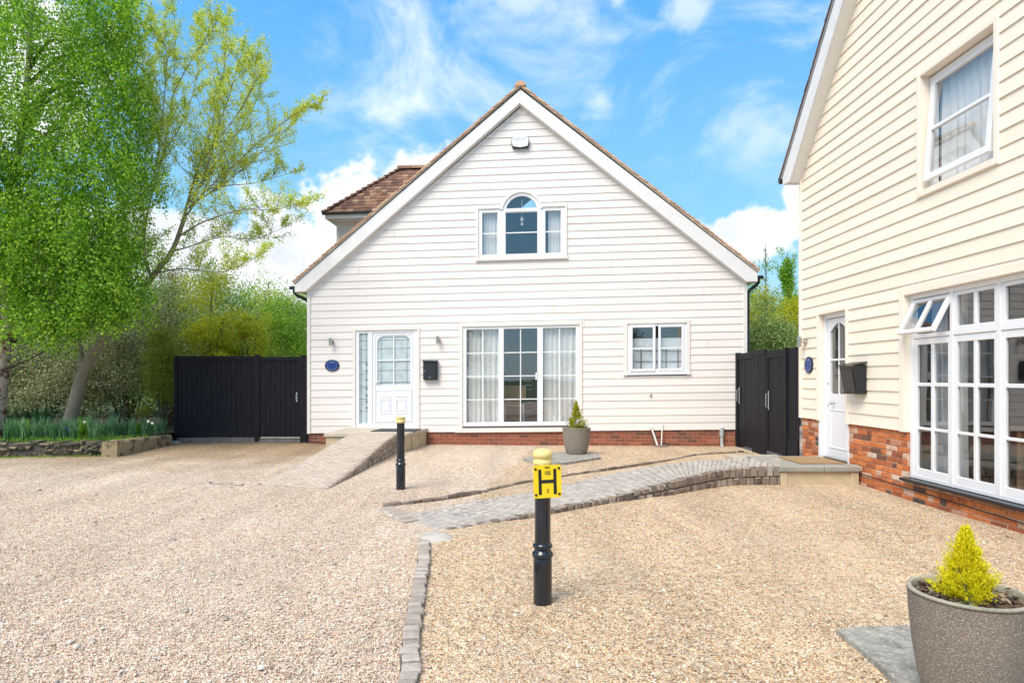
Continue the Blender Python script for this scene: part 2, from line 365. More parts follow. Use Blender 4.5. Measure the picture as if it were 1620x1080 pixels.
M['blue'] = mat('blue_enamel', (.018,.05,.24), .25, dirt=((.10,.13,.22), 40, .55, .7, .5)); M['navy'] = mat('navy_rim', (.012,.016,.03), .4); M['pale_print'] = mat('pale_blue_print', (.27,.30,.42), .5)
M['mbox'] = mat('black_metal_box', (.014,.016,.02), .35, var=.1)
M['alarm_w'] = mat('alarm_casing', (.83,.86,.93), .3); M['alarm_k'] = mat('alarm_dark', (.03,.04,.05), .3); M['alarm_t'] = mat('alarm_print', (.35,.45,.55), .5)
M['sandstone'] = mat('buff_sandstone', (.56,.46,.31), .9, var=.16, vscale=4, bump=.4, bscale=35, dirt=((.42,.36,.26), 5, .5, .75, .7))
M['sandstone_g'] = mat('grey_sandstone_slab', (.52,.47,.39), .85, var=.13, vscale=5, bump=.35, bscale=30, dirt=((.38,.35,.30), 4, .48, .75, .7))
M['flag'] = mat('grey_flagstone', (.34,.335,.295), .85, var=.2, vscale=6, bump=.5, bscale=30, dirt=((.24,.24,.20), 5, .48, .72, .7))
M['slab'] = mat('grey_slate_slab', (.30,.295,.265), .85, var=.5, vscale=11, bump=1., bscale=40, dirt=((.60,.59,.54), 45, .53, .62, .6))
M['mossy'] = mat('mossy_stone', (.36,.29,.17), .95, var=.3, vscale=5, bump=.8, bscale=25, dirt=((.045,.038,.018), 5, .48, .6, .9))
M['rubble'] = ramp_mat('rubble_stone', [(0,(.045,.045,.035)),(.35,(.09,.085,.065)),(.6,(.17,.145,.10)),(.85,(.30,.245,.165)),(1,(.10,.10,.05))], .95, bump=.9, bscale=30, var=.5)
M['sett_t'] = ramp_mat('granite_setts', [(0,(.36,.335,.305)),(.4,(.43,.40,.37)),(.75,(.49,.46,.425)),(1,(.40,.37,.335))], .8, bump=.5, bscale=35, var=.15)
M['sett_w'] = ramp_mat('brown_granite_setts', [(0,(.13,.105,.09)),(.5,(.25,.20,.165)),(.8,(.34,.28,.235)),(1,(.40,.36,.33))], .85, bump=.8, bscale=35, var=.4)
M['kerb_s'] = ramp_mat('weathered_kerb_setts', [(0,(.36,.305,.265)),(.5,(.44,.385,.34)),(1,(.53,.475,.43))], .85, bump=.7, bscale=40, var=.2)
M['joint'] = mat('dark_joint_fill', (.10,.09,.078), 1., var=.4, vscale=20, bump=.5)
M['joint_m'] = mat('grey_joint_fill', (.12,.11,.10), 1., var=.4, vscale=20, bump=.5)
M['joint_l'] = mat('pale_joint_fill', (.42,.36,.30), 1., var=.25, vscale=20, bump=.5)
M['paver'] = ramp_mat('ramp_pavers', [(0,(.43,.365,.30)),(.5,(.52,.445,.37)),(.8,(.56,.48,.41)),(1,(.49,.44,.40))], .9, bump=.5, bscale=40, var=.13)
M['concrete'] = mat('pale_concrete', (.50,.47,.43), .9, var=.12, vscale=8, bump=.6, bscale=25)
M['pot'] = mat('rough_grey_planter', (.235,.195,.16), .92, var=.16, vscale=3.5, bump=1., bscale=130, dirt=((.56,.49,.43), 150, .52, .62, .85))
M['pot_rim'] = mat('planter_rim', (.38,.36,.29), .9, var=.2, vscale=12, bump=.6, bscale=80, dirt=((.17,.18,.12), 7, .5, .7, .7))
M['soil'] = mat('dark_compost', (.055,.037,.027), 1., var=.5, vscale=30, bump=1., bscale=50)
M['chip'] = ramp_mat('bark_chips', [(0,(.045,.028,.02)),(.5,(.10,.065,.045)),(.9,(.17,.125,.09)),(1,(.26,.22,.17))], .95)
M['bark'] = mat('grey_brown_bark', (.20,.165,.125), .95, var=.3, vscale=8, bump=.8, bscale=30, stretch=(1,1,2.5), dirt=((.27,.25,.20), 5, .5, .7, .6))
M['bark_d'] = mat('dark_bark', (.05,.04,.032), .95, var=.3, vscale=8, bump=.6)
M['birch'] = mat('peeling_birch_bark', (.42,.36,.31), .9, var=.25, vscale=7, bump=.9, bscale=20, dirt=((.13,.045,.025), 6, .50, .56, .95))
M['twig'] = mat('brown_twig', (.13,.10,.065), .9)
M['mat_grey'] = mat('dark_rubber_mat', (.05,.05,.055), .8, bump=.3); M['mat_tan'] = mat('coir_mat', (.36,.235,.12), 1., var=.15, vscale=40, bump=.8, bscale=120)
M['wpipe'] = mat('white_drain_pipe', (.74,.75,.73), .4); M['gpipe'] = mat('grey_drain_pipe', (.42,.45,.47), .45, var=.2, vscale=20)
M['trellis'] = mat('dark_red_stone', (.20,.15,.14), .8)
M['cable'] = mat('black_cable', (.01,.01,.01), .5)

def damp(t, tc, src):
    """browner, mossier gravel in the seldom driven corner by the fence"""
    L = t.links.new; sp = N(t, 'ShaderNodeSeparateXYZ'); L(tc.outputs['Object'], sp.inputs[0])
    nz = N(t, 'ShaderNodeTexNoise', inp={'Scale': 1.2, 'Detail': 6}); L(tc.outputs['Object'], nz.inputs['Vector'])
    y = mth(t, 'ADD', sp.outputs[1], mth(t, 'MULTIPLY', mth(t, 'SUBTRACT', nz.outputs['Fac'], .5), 4.)); my = smooth(t, y, 9.2, 13.2); mx_ = smooth(t, sp.outputs[0], -2.5, -3.6)
    mx = N(t, 'ShaderNodeMix', data_type='RGBA', blend_type='MULTIPLY'); L(mth(t, 'MULTIPLY', my, mx_), mx.inputs[0]); L(src.outputs[0], mx.inputs[6]); mx.inputs[7].default_value = (.62,.55,.44,1)
    o = N(t, 'ShaderNodeHueSaturation'); L(mx.outputs[2], o.inputs['Color']); return o
def gravel_mat(name, cols, pale, patch, white):
    m = bpy.data.materials.new(name); m.use_nodes = True; t = m.node_tree; b = t.nodes['Principled BSDF']; L = t.links.new
    b.inputs['Roughness'].default_value = .85; b.inputs['Specular IOR Level'].default_value = .3
    tc = N(t, 'ShaderNodeTexCoord')
    v = N(t, 'ShaderNodeTexVoronoi', inp={'Scale': 84., 'Randomness': 1.}); L(tc.outputs['Object'], v.inputs['Vector'])
    v2 = N(t, 'ShaderNodeTexVoronoi', inp={'Scale': 26., 'Randomness': 1.}); L(tc.outputs['Object'], v2.inputs['Vector'])
    sp = N(t, 'ShaderNodeSeparateColor'); L(v.outputs['Color'], sp.inputs[0])
    r = N(t, 'ShaderNodeValToRGB'); els = r.color_ramp.elements
    while len(els) < len(cols): els.new(.5)
    for e, (p, c) in zip(els, cols): e.position = p; e.color = (*c, 1)
    L(sp.outputs[0], r.inputs[0])
    s2 = N(t, 'ShaderNodeSeparateColor'); L(v2.outputs['Color'], s2.inputs[0])
    h = N(t, 'ShaderNodeHueSaturation'); L(r.outputs[0], h.inputs['Color'])
    vv = N(t, 'ShaderNodeMapRange'); L(s2.outputs[1], vv.inputs[0])
    for i, x in enumerate((0, 1, .80, 1.20)): vv.inputs[i+1].default_value = x
    L(vv.outputs[0], h.inputs['Value'])
    # trodden pale dust and warmer / browner patches
    nz = N(t, 'ShaderNodeTexNoise', inp={'Scale': .55, 'Detail': 7, 'Roughness': .6}); L(tc.outputs['Object'], nz.inputs['Vector'])
    mx = N(t, 'ShaderNodeMix', data_type='RGBA'); L(smooth(t, nz.outputs['Fac'], .42, .70, 0, .33), mx.inputs[0]); L(h.outputs[0], mx.inputs[6]); mx.inputs[7].default_value = (*pale, 1)
    n2 = N(t, 'ShaderNodeTexNoise', inp={'Scale': 1.5, 'Detail': 8, 'Roughness': .65}); L(tc.outputs['Object'], n2.inputs['Vector'])
    m2 = N(t, 'ShaderNodeMix', data_type='RGBA'); L(smooth(t, n2.outputs['Fac'], .5, .76, 0, .32), m2.inputs[0]); L(mx.outputs[2], m2.inputs[6]); m2.inputs[7].default_value = (*patch, 1)
    mp = N(t, 'ShaderNodeMapping'); mp.inputs['Rotation'].default_value = (0, 0, .5); mp.inputs['Scale'].default_value = (1.5, .22, 1); L(tc.outputs['Object'], mp.inputs[0])
    n4 = N(t, 'ShaderNodeTexNoise', inp={'Scale': 1.1, 'Detail': 5, 'Roughness': .6}); L(mp.outputs[0], n4.inputs['Vector'])
    h4 = N(t, 'ShaderNodeHueSaturation'); L(m2.outputs[2], h4.inputs['Color']); L(smooth(t, n4.outputs['Fac'], .35, .65, .88, 1.08), h4.inputs['Value']); m2 = h4
    if white: m2 = damp(t, tc, h4)
    # stone-to-stone gaps
    ve = N(t, 'ShaderNodeTexVoronoi', feature='DISTANCE_TO_EDGE', inp={'Scale': 84.}); L(tc.outputs['Object'], ve.inputs['Vector'])
    gap = smooth(t, ve.outputs['Distance'], .0, .11, .50, 1.)
    m3 = N(t, 'ShaderNodeMix', data_type='RGBA', blend_type='MULTIPLY'); m3.inputs[0].default_value = 1; L(m2.outputs[0], m3.inputs[6])
    cb = N(t, 'ShaderNodeCombineColor'); [L(gap, cb.inputs[i]) for i in range(3)]; L(cb.outputs[0], m3.inputs[7])
    L(m3.outputs[2], b.inputs['Base Color'])
    hgt = mth(t, 'ADD', mth(t, 'SUBTRACT', 1.0, v.outputs['Distance']), mth(t, 'MULTIPLY', mth(t, 'SUBTRACT', 1., v2.outputs['Distance']), .8))
    bp = N(t, 'ShaderNodeBump', inp={'Strength': .9, 'Distance': .012}); L(hgt, bp.inputs['Height']); L(bp.outputs[0], b.inputs['Normal'])
    return m
GP = [(0,(0.193,0.144,0.110)),(.10,(0.458,0.333,0.237)),(.25,(0.748,0.563,0.419)),(.5,(0.917,0.735,0.573)),(.68,(0.844,0.643,0.496)),(.80,(0.567,0.482,0.430)),(.9,(0.930,0.838,0.694)),(1,(0.930,0.930,0.882))]
GW = [(0,(0.148,0.102,0.072)),(.10,(0.365,0.237,0.144)),(.25,(0.662,0.441,0.244)),(.45,(0.799,0.599,0.382)),(.62,(0.845,0.689,0.509)),(.75,(0.502,0.429,0.365)),(.86,(0.799,0.542,0.299)),(1,(0.930,0.930,0.831))]
M['gravel'] = gravel_mat('pale_pink_gravel', GP, (.88,.76,.66), (.70,.55,.42), 1)
M['gravel_w'] = gravel_mat('golden_gravel', GW, (.84,.70,.54), (.70,.50,.33), 0)
M['grass'] = mat('rough_grass', (.05,.09,.025), .95, var=.4, vscale=3, bump=1., bscale=60)
M['bed'] = mat('mossy_bed_soil', (.035,.055,.016), 1., var=.5, vscale=5, bump=1., bscale=40)
M['bank'] = mat('dark_leaf_litter', (.030,.023,.016), 1., var=.5, vscale=6, bump=1., bscale=30)

# ------------------------------------------------------------------ ground
def hgt(x, y):
    return .012*mnoise.noise((x*.6, y*.6, 0))+.006*mnoise.noise((x*2.1, y*2.1, 5))
def sheet(name, x0, x1, y0, y1, st, dz, m, inside=None):
    nx, ny = int((x1-x0)/st)+1, int((y1-y0)/st)+1
    vs = [(x0+i*st, y0+j*st, hgt(x0+i*st, y0+j*st)+dz) for j in range(ny) for i in range(nx)]
    fs = []
    for j in range(ny-1):
        for i in range(nx-1):
            if inside and not inside(x0+(i+.5)*st, y0+(j+.5)*st): continue
            a = j*nx+i; fs.append((a, a+1, a+nx+1, a+nx))
    b = MB(); b.add(vs, fs); o = b.build(name, m, smooth=True); return o
g = MB(); g.add([(-600,-600,-.06),(600,-600,-.06),(600,900,-.06),(-600,900,-.06)], [(0,1,2,3)])
struct(g.build('ground', M['grass']), 'rough grass land stretching away round the yard')
struct(sheet('gravel_yard', -26, 14, -12, 24, .25, -.004, M['gravel']), 'pale pinkish gravel of the open yard left of the kerb')
def lerp(a, b, t): return a+(b-a)*t
def curve(pts, n):            # Catmull-Rom through points, n samples
    P = [Vector(p) for p in pts]; P = [P[0]*2-P[1]]+P+[P[-1]*2-P[-2]]; out = []
    segs = len(P)-3
    for k in range(n):
        u = k/(n-1)*segs; i = min(int(u), segs-1); t = u-i; a, b, c, d = P[i:i+4]
        out.append(.5*((2*b)+(c-a)*t+(2*a-5*b+4*c-d)*t*t+(3*b-a-3*c+d)*t**3))
    return out
KERB = [G(672,862), G(669,900), G(663,932), G(655,983), G(649,1033), G(647,1076), (-.455,2.4), (-.40,1.6), (-.36,.2), (-.36,-3)]
kerb_pts = [Vector((x, y, 0)) for x, y in KERB]
def kerb_x(y):
    for a, b in zip(kerb_pts, kerb_pts[1:]):
        if b.y <= y <= a.y: return lerp(b.x, a.x, (y-b.y)/(a.y-b.y))
    return kerb_pts[0].x if y > kerb_pts[0].y else kerb_pts[-1].x
fr_px = [(705,839,0),(844,818,.033),(882,811,.05),(969,796,.075),(1055,784,.16),(1099,776.4,.19),(1155,769,.235),(1235,767,.255)]
FRONT = [(*G(x, y), z) for x, y, z in fr_px]
back_px = [(627.5,817.5,.0),(740,795,.03),(839,778.6,.05),(891,767,.08),(1012,741,.15),(1099,729,.21),(1160,726,.245),(1235,724.5,.255)]
BACK = [(*G(x, y, z), z) for x, y, z in back_px]
def warm(x, y):
    if y < 6.0: return x > kerb_x(y)
    return x > -.70+(y-6)*.15+.15*mnoise.noise((y*1.3, 2, 0)) and x < 4.9
struct(sheet('gravel_bed', -1.6, 5.1, -3, 14.2, .1, .006, M['gravel_w'], warm), 'golden gravel bed between the sett kerb and both houses')

# sett kerb: one row of setts
def sett(b, c, d, wd, ln, h, jit=.004, tilt=.05):
    """a cobble: c centre at top, d direction along the row"""
    d = Vector((d[0], d[1], 0)).normalized(); n = Vector((-d.y, d.x, 0)); up = Vector((random.uniform(-tilt,tilt), random.uniform(-tilt,tilt), 1)).normalized()
    wd *= random.uniform(.92, 1.04); ln *= random.uniform(.9, 1.03); bev = min(wd, ln)*.14
    ring = []
    for (sx, sy) in ((-1,-1),(1,-1),(1,1),(-1,1)):
        ring.append((sx, sy))
    vs = []
    for (k, z) in ((1., -h), (1., -bev*.9), (None, 0)):
        for sx, sy in ring:
            a, e = ln/2, wd/2
            if k is None: a -= bev; e -= bev
            p = Vector(c)+d*(sx*a+random.uniform(-jit,jit))+n*(sy*e+random.uniform(-jit,jit))+up*z
            if k is None: p.z += random.uniform(-.002,.003)
            vs.append(p)
    fs = [(8,9,10,11)]
    for l in (0, 4):
        for i in range(4): j = (i+1)%4; fs.append((l+i, l+j, l+4+j, l+4+i))
    b.add(vs, fs)
kc = curve(kerb_pts[:9], 400)
kroot = thing('sett_kerb', 'curving low kerb of single worn stone setts dividing the two gravels', 'kerb', (0,0,0))
b = MB(); bj = MB(); acc = 0; nxt = 0; j0 = None
for p, q in zip(kc, kc[1:]):
    acc += (q-p).length
    if acc > nxt:
        off = random.uniform(-.008, .008)
        sett(b, (p.x+off, p.y, .045+random.uniform(-.004,.004)), (q-p), .100, .080, .09, .004, .03); nxt = acc+.092
for p, q in zip(kc[::8], kc[8::8]):
    d = (q-p).normalized(); n = Vector((-d.y, d.x, 0))*.05
    bj.add([p-n+Vector((0,0,.024)), q-n+Vector((0,0,.024)), q+n+Vector((0,0,.024)), p+n+Vector((0,0,.024))], [(0,1,2,3)])
b.build('setts', M['kerb_s'], kroot, smooth=True); bj.build('mortar_bed', M['joint'], kroot)

# cobbled ramp to the cream house
NS = 60
fc = curve(FRONT, NS); bc = curve(BACK, NS)
cr = thing('cobbled_path', 'grey cobbled ramp rising to the stone landing of the cream house', 'path', (0,0,0)); cr['kind'] = 'structure'
b = MB(); bed = MB(); wall = MB(); wbk = MB()
total = sum((fc[i+1]-fc[i]).length for i in range(NS-1)); nrow = int(total/.094)
def at(c, t):
    u = t*(len(c)-1); i = min(int(u), len(c)-2); return c[i].lerp(c[i+1], u-i)
for r in range(nrow):
    t0 = (r+.5)/nrow
    A, B = at(fc, t0), at(bc, t0); wdt = (B-A).length; nn = max(1, int(wdt/.102)); sh = (r%2)*.5
    ab = B-A; dirr = Vector((ab.y, -ab.x, 0)); A2, B2 = at(fc, min(1, t0+.01)), at(bc, min(1, t0+.01)); A1, B1 = at(fc, max(0, t0-.01)), at(bc, max(0, t0-.01))
    for k in range(nn+1):
        ua, ub = max(0, (k-sh)/nn), min(1, (k+1-sh)/nn); u = (ua+ub)/2
        if ub-ua < .1/nn: continue
        P = A.lerp(B, u); P.z += .008+random.uniform(-.003,.003); step = A2.lerp(B2, u)-A1.lerp(B1, u); nd = Vector((-dirr.y, dirr.x, 0)).normalized()
        gl_ = abs(step.dot(dirr.normalized()))/(.02 if 0.01 < t0 < .99 else .015)/nrow
        sett(b, P, dirr, wdt*(ub-ua)*.97, gl_*.98, .05, .004, .02)
for i in range(NS-1):
    dz = Vector((0,0,-.006)); bed.add([fc[i]+dz, fc[i+1]+dz, bc[i+1]+dz, bc[i]+dz], [(0,1,2,3)])
    for c in (fc, bc):
        a0, a1 = Vector((c[i].x, c[i].y, -.05)), Vector((c[i+1].x, c[i+1].y, -.05)); bed.add([c[i]+dz, c[i+1]+dz, a1, a0], [(0,1,2,3)])
for r in range(int(total/.108)):            # upright setts of the retaining edge
    t0 = (r+.5)/int(total/.108); P = at(fc, t0); d = at(fc, min(1, t0+.02))-at(fc, max(0, t0-.02)); d.z = 0; d.normalize(); n = Vector((d.y, -d.x, 0))
    zt = P.z+.014; ang = math.atan2(d.y, d.x)
    rows = 1 if zt < .12 else 2
    for q in range(rows):
        z1 = zt-(zt+.03)/rows*q; z0 = z1-(zt+.03)/rows+.008
        Mx = Matrix.Translation(Vector((P.x, P.y, 0))+d*(.06 if q else 0)) @ Matrix.Rotation(ang, 4, 'Z')
        wall.bbox(-.0495, .0495, -.018, .06, z0, z1-random.uniform(0,.005), .012, Mx, .005)
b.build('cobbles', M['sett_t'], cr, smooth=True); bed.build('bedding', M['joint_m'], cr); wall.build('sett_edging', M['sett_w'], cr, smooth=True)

# thin dark stone edging behind the cobbles and the short sett strip at its end
E_px = [(606,797),(709.6,783.8),(792,769),(895.5,750.5),(969,739.7),(1055,726.7),(1098.6,718),(1150,715),(1185,713.8)]
ec = curve([(*G(x, y, .03), .03) for x, y in E_px], 160)
b = MB(); i = 0
while i < 156:
    n = random.choice((3, 4, 5)); p, q = ec[i], ec[min(i+n, 159)]; d = q-p; ang = math.atan2(d.y, d.x); L_ = d.length
    Mx = Matrix.Translation((p.x, p.y, 0)) @ Matrix.Rotation(ang+random.uniform(-.03,.03), 4, 'Z'); b.bbox(.006, L_-.006, -.025, .03, -.02, .034+random.uniform(-.014,.012), .008, Mx, .006); i += n
tag(b.build('stone_edging', M['sett_w'], smooth=True), 'long thin dark stone edging curving through gravel behind the cobbles', 'edging')
b = MB()
for x, y in [(612,804),(620,808),(628,812.5),(637,817),(646,821)]:
    X, Y = G(x, y, .02); sett(b, (X, Y, .03), (1, -1.1), .2, .13, .06, .008, .06)
tag(b.build('sett_strip', M['kerb_s'], smooth=True), 'short strip of half buried setts at the left end of the edging', 'edging')
b = MB()
me_pts = []
X, Y = G(690, 852)
prof = [(.17,-.05),(.18,.0),(.165,.03),(.11,.055),(.03,.062)]
b.lathe(prof, (X, Y, 0), 18)
b.v = [(x+.06*mnoise.noise((x*11,y*11,z*9)), y+.06*mnoise.noise((x*11+4,y*11,z*9)), z*.75+.03*mnoise.noise((x*16,y*16,2))) for x, y, z in b.v]
tag(b.build('stone_lump', M['concrete'], smooth=True), 'rounded pale lump of stone where kerb and cobbles meet', 'stone')
b = MB()
for x, y in [(326,762),(345,763),(360,764),(376,765)]:
    X, Y = G(x, y, .01); sett(b, (X, Y, .016), (1, -.08), .07, .15, .05, .01, .05)
tag(b.build('sunken_edging', M['kerb_s'], smooth=True), 'half buried edging stones in gravel left of the paved ramp', 'edging')

# loose stones lying on the gravel, real ones for the near ground
def pebbles(name, n, region, smin, smax, m, label, seed):
    rg = np.random.default_rng(seed)
    xs, ys = region(rg, n); n = len(xs)
    octv = np.array([(1,0,0),(-1,0,0),(0,1,0),(0,-1,0),(0,0,1),(0,0,-1)], float)
    octf = np.array([(0,2,4),(2,1,4),(1,3,4),(3,0,4),(2,0,5),(1,2,5),(3,1,5),(0,3,5)])
    s = rg.uniform(smin, smax, (n, 1, 1))*(1+.9*(rg.random((n,1,1)) > .985))
    sc = np.stack([rg.uniform(.8,1.35,n), rg.uniform(.6,1.,n), rg.uniform(.4,.75,n)], 1)[:,None,:]
    v = octv[None]*sc*s*(1+rg.uniform(-.25,.25,(n,6,1)))
    a = rg.uniform(0, 2*np.pi, n); ca, sa = np.cos(a)[:,None], np.sin(a)[:,None]; t = rg.uniform(-.6,.6,n)[:,None]
    x, y, z = v[...,0], v[...,1], v[...,2]; y, z = y*np.cos(t)-z*np.sin(t), y*np.sin(t)+z*np.cos(t); x, y = x*ca-y*sa, x*sa+y*ca
    h = np.array([hgt(p, q) for p, q in zip(xs, ys)])
    v = np.stack([x+xs[:,None], y+ys[:,None], z+(h+rg.uniform(.000,.010,n))[:,None]], 2).reshape(-1,3)
    f = (octf[None]+(np.arange(n)*6)[:,None,None]).reshape(-1,3)
    o = idx_mesh(name, v, f, m, smooth=True); tag(o, label, 'gravel', kind='stuff'); return o
GPi = [(p, tuple(min(1, c*1.08) for c in k)) for p, k in GP]; GWi = [(p, tuple(min(1, c*1.06) for c in k)) for p, k in GW]
M['peb'] = ramp_mat('pink_pebbles', GPi, .75, var=.12, bscale=90); M['peb_w'] = ramp_mat('golden_pebbles', GWi, .75, var=.12, bscale=90)
M['flint'] = ramp_mat('pale_flints', [(0,(.30,.27,.25)),(.4,(.60,.55,.48)),(1,(.82,.78,.70))], .7, var=.15, bscale=60)
def reg(side):
    def f(rg, n):
        y = 2.6+(rg.random(n)**1.25)*6.5; x = rg.uniform(-.9, .9, n)*y
        kx = np.array([kerb_x(v) for v in y])
        k = (x < kx-.05) if side < 0 else ((x > kx+.06) & (x < 4.85))
        # leave the cobbles free
        for i in range(0, 1): pass
        fx = np.array([c.x for c in fc]); fy = np.array([c.y for c in fc]); yy = np.interp(x, fx, fy, left=99, right=99)
        if side > 0: k &= (y < yy-.05) | (x < fx[0])
        k &= ~((x > -1.35) & (x < -.5) & (y > 5.95) & (y < 7.0))
        k &= y < 8.4
        return x[k], y[k]
    return f
pebbles('gravel_stones', 150000, reg(-1), .0034, .0078, M['peb'], 'loose pale pebbles of the yard left of the kerb', 3)
pebbles('gravel_stones', 130000, reg(1), .0038, .0090, M['peb_w'], 'loose golden pebbles right of the kerb round the bollard', 4)

def reg_all(rg, n):
    y = 2.7+rg.random(n)**1.1*8.5; x = rg.uniform(-.85, .85, n)*y; fx = np.array([c.x for c in fc]); fy = np.array([c.y for c in fc]); yy = np.interp(x, fx, fy, left=99, right=99)
    k = ((y < yy-.1) | (y > yy+1.6)) & (x < 4.7) & (y < 11) & ~((x > -3.7) & (x < -2.2) & (y > 8.3)); return x[k], y[k]
pebbles('flint_stones', 260, reg_all, .012, .026, M['flint'], 'bigger pale flints scattered thinly over the gravel', 9)

# ------------------------------------------------------------------ house helpers
def subtract(iv, cuts):
    out = [iv]
    for a, b in cuts:
        nx = []
        for p, q in out:
            if b <= p or a >= q: nx.append((p, q)); continue
            if a > p: nx.append((p, a))
            if b < q: nx.append((b, q))
        out = nx
    return out
def weatherboard(xl, xr, z0, z1, pitch, openings, lap=.020, seed=1, y=0., top=.004):
    """lapped boards between xl(z) and xr(z); openings (x0,x1,z0,z1)"""
    rg = random.Random(seed); b = MB()
    nb = int(math.ceil((z1-z0)/pitch))
    for k in range(nb):
        a, c = z0+k*pitch, z0+(k+1)*pitch
        brk = sorted({a, min(c, z1)} | {z for o in openings for z in (o[2], o[3]) if a < z < min(c, z1)})
        out0 = lap*rg.uniform(.88, 1.12); sag = rg.uniform(-.0012, .0012)
        for p, q in zip(brk, brk[1:]):
            cuts = [(o[0], o[1]) for o in openings if o[2] <= p+1e-6 and o[3] >= q-1e-6]
            for (l, r) in subtract((min(xl(p), xl(q)), max(xr(p), xr(q))), cuts):
                lq = max(l, xl(q)) if l == min(xl(p), xl(q)) else l; rq = min(r, xr(q)) if r == max(xr(p), xr(q)) else r
                lp = max(l, xl(p)); rp = min(r, xr(p))
                if rp-lp < .004 and rq-lq < .004: continue
                n = max(1, int((r-l)/1.1)); fy = lambda z: y-(top+(out0-top)*(c-z)/pitch)
                for i in range(n):
                    u0, u1 = i/n, (i+1)/n
                    w0 = sag*math.sin(7*u0*3+k), sag*math.sin(7*u1*3+k)
                    vs = [(lerp(lp,rp,u0), fy(p)-w0[0], p), (lerp(lp,rp,u1), fy(p)-w0[1], p), (lerp(lq,rq,u1), fy(q)-w0[1], q), (lerp(lq,rq,u0), fy(q)-w0[0], q)]
                    b.add(vs, [(0,1,2,3)])
                    if p == a: b.add([(lerp(lp,rp,u0), fy(p)-w0[0], p), (lerp(lp,rp,u1), fy(p)-w0[1], p), (lerp(lp,rp,u1), y+.002, p+.004), (lerp(lp,rp,u0), y+.002, p+.004)], [(3,2,1,0)])
    return b
def board_joints(spots, pitch, z0, lap=.020):
    b = MB()
    for x, k in spots:
        z = z0+k*pitch; b.add([(x-.003, -lap-.0025, z+.002), (x+.003, -lap-.0025, z+.002), (x+.003, -.008, z+pitch), (x-.003, -.008, z+pitch)], [(0,1,2,3)])
    return b
def bricks(x0, x1, z0, z1, y, holes=(), seed=1, cl=.215, ch=.065, mj=.010, rough=.0, flemish=False, skip=0.):
    rg = random.Random(seed); b = MB(); z = z0; row = 0
    while z < z1-.02:
        x = x0-(.11 if row % 2 else 0)-rg.uniform(0, .02)*bool(rough); k = row
        while x < x1:
            l = cl if not flemish else (cl if rg.random() < .55 else .102)
            l *= 1+rg.uniform(-.05, .05)*bool(rough)
            a, c = max(x, x0), min(x+l, x1); h1 = min(z+ch, z1)
            if c-a > .02 and not any(a < hx1 and c > hx0 and z < hz1 and h1 > hz0 for hx0,hx1,hz0,hz1 in holes):
                d = rg.uniform(-.5, 1)*rough
                b.bbox(a, c, y-.003-d, y+.04, z+rg.uniform(-1,1)*rough*.4, h1+rg.uniform(-1,1)*rough*.4, .005+rough*.3, jit=.0008+rough*.35)
            elif c-a > .02:
                for s0, s1 in subtract((a, c), [(hx0, hx1) for hx0,hx1,hz0,hz1 in holes if z < hz1 and h1 > hz0]):
                    if s1-s0 > .02: b.bbox(s0, s1, y-.003, y+.04, z, h1, .005, jit=.001)
            x += l+mj; k += 1
        z += ch+mj; row += 1
    return b
def grid_frame(b, xs, zs, y0, y1):
    """xs: list of (x0,x1) uprights, zs: list of (z0,z1) rails spanning everything (slightly set back)"""
    X0, X1 = xs[0][0], xs[-1][1]; Z0, Z1 = zs[0][0], zs[-1][1]
    for a, c in xs: b.bbox(a, c, y0, y1, Z0, Z1, .004)
    for i, (a, c) in enumerate(zs):
        for (p, q) in zip(xs, xs[1:]): b.bbox(p[1]-.003, q[0]+.003, y0+.0015, y1-.001, a, c, .004)
def pane(parent, x0, x1, z0, z1, y, m, xf=None, name='glass'):
    b = MB(xf); n = 1; b.add([(x0,y,z0),(x1,y,z0),(x1,y,z1),(x0,y,z1)], [(0,1,2,3)]); return b.build(name, m, parent)
def curtain(x0, x1, z0, z1, y, folds, depth, xf, parent, name, m, label, group=None, rz=0., gather=0.):
    b = MB(xf); n = folds*8; vs = []; rows = 7
    for j in range(rows):
        t = j/(rows-1)
        for i in range(n+1):
            u = i/n; z = lerp(z0, z1, t)
            ph = 2*math.pi*folds*(u+.012*math.sin(9*u+3*t))
            vs.append((lerp(x0, x1, u), y+depth*(math.sin(ph)+.35*math.sin(2.3*ph+1))*(1-.25*t), z))
    fs = [(j*(n+1)+i, j*(n+1)+i+1, (j+1)*(n+1)+i+1, (j+1)*(n+1)+i) for j in range(rows-1) for i in range(n)]
    b.add(vs, fs); o = b.build(name, m, parent, smooth=True)
    mw = parent.matrix_basis.copy() if parent else None
    if parent: o.parent = None; o.matrix_basis = mw
    return tag(o, label, 'curtain', group)
def place(o, root):           # a separate thing fixed to a house: same frame, no parent
    o.matrix_basis = root.matrix_basis.copy() @ o.matrix_basis; return o
def text_mesh(txt, size, thick=.001):
    c = bpy.data.curves.new('t', 'FONT'); c.body = txt; c.size = size; c.extrude = thick; c.align_x = 'CENTER'; c.align_y = 'CENTER'
    o = bpy.data.objects.new('t', c); COL.objects.link(o); dg = bpy.context.evaluated_depsgraph_get()
    me = bpy.data.meshes.new_from_object(o.evaluated_get(dg)); bpy.data.objects.remove(o)
    return me
def text_obj(name, txt, size, m, parent, Mx):
    me = text_mesh(txt, size); me.transform(Mx @ Matrix.Rotation(R(90), 4, 'X')); me.materials.clear(); me.materials.append(m)
    o = bpy.data.objects.new(name, me); COL.objects.link(o); o.parent = parent; return o

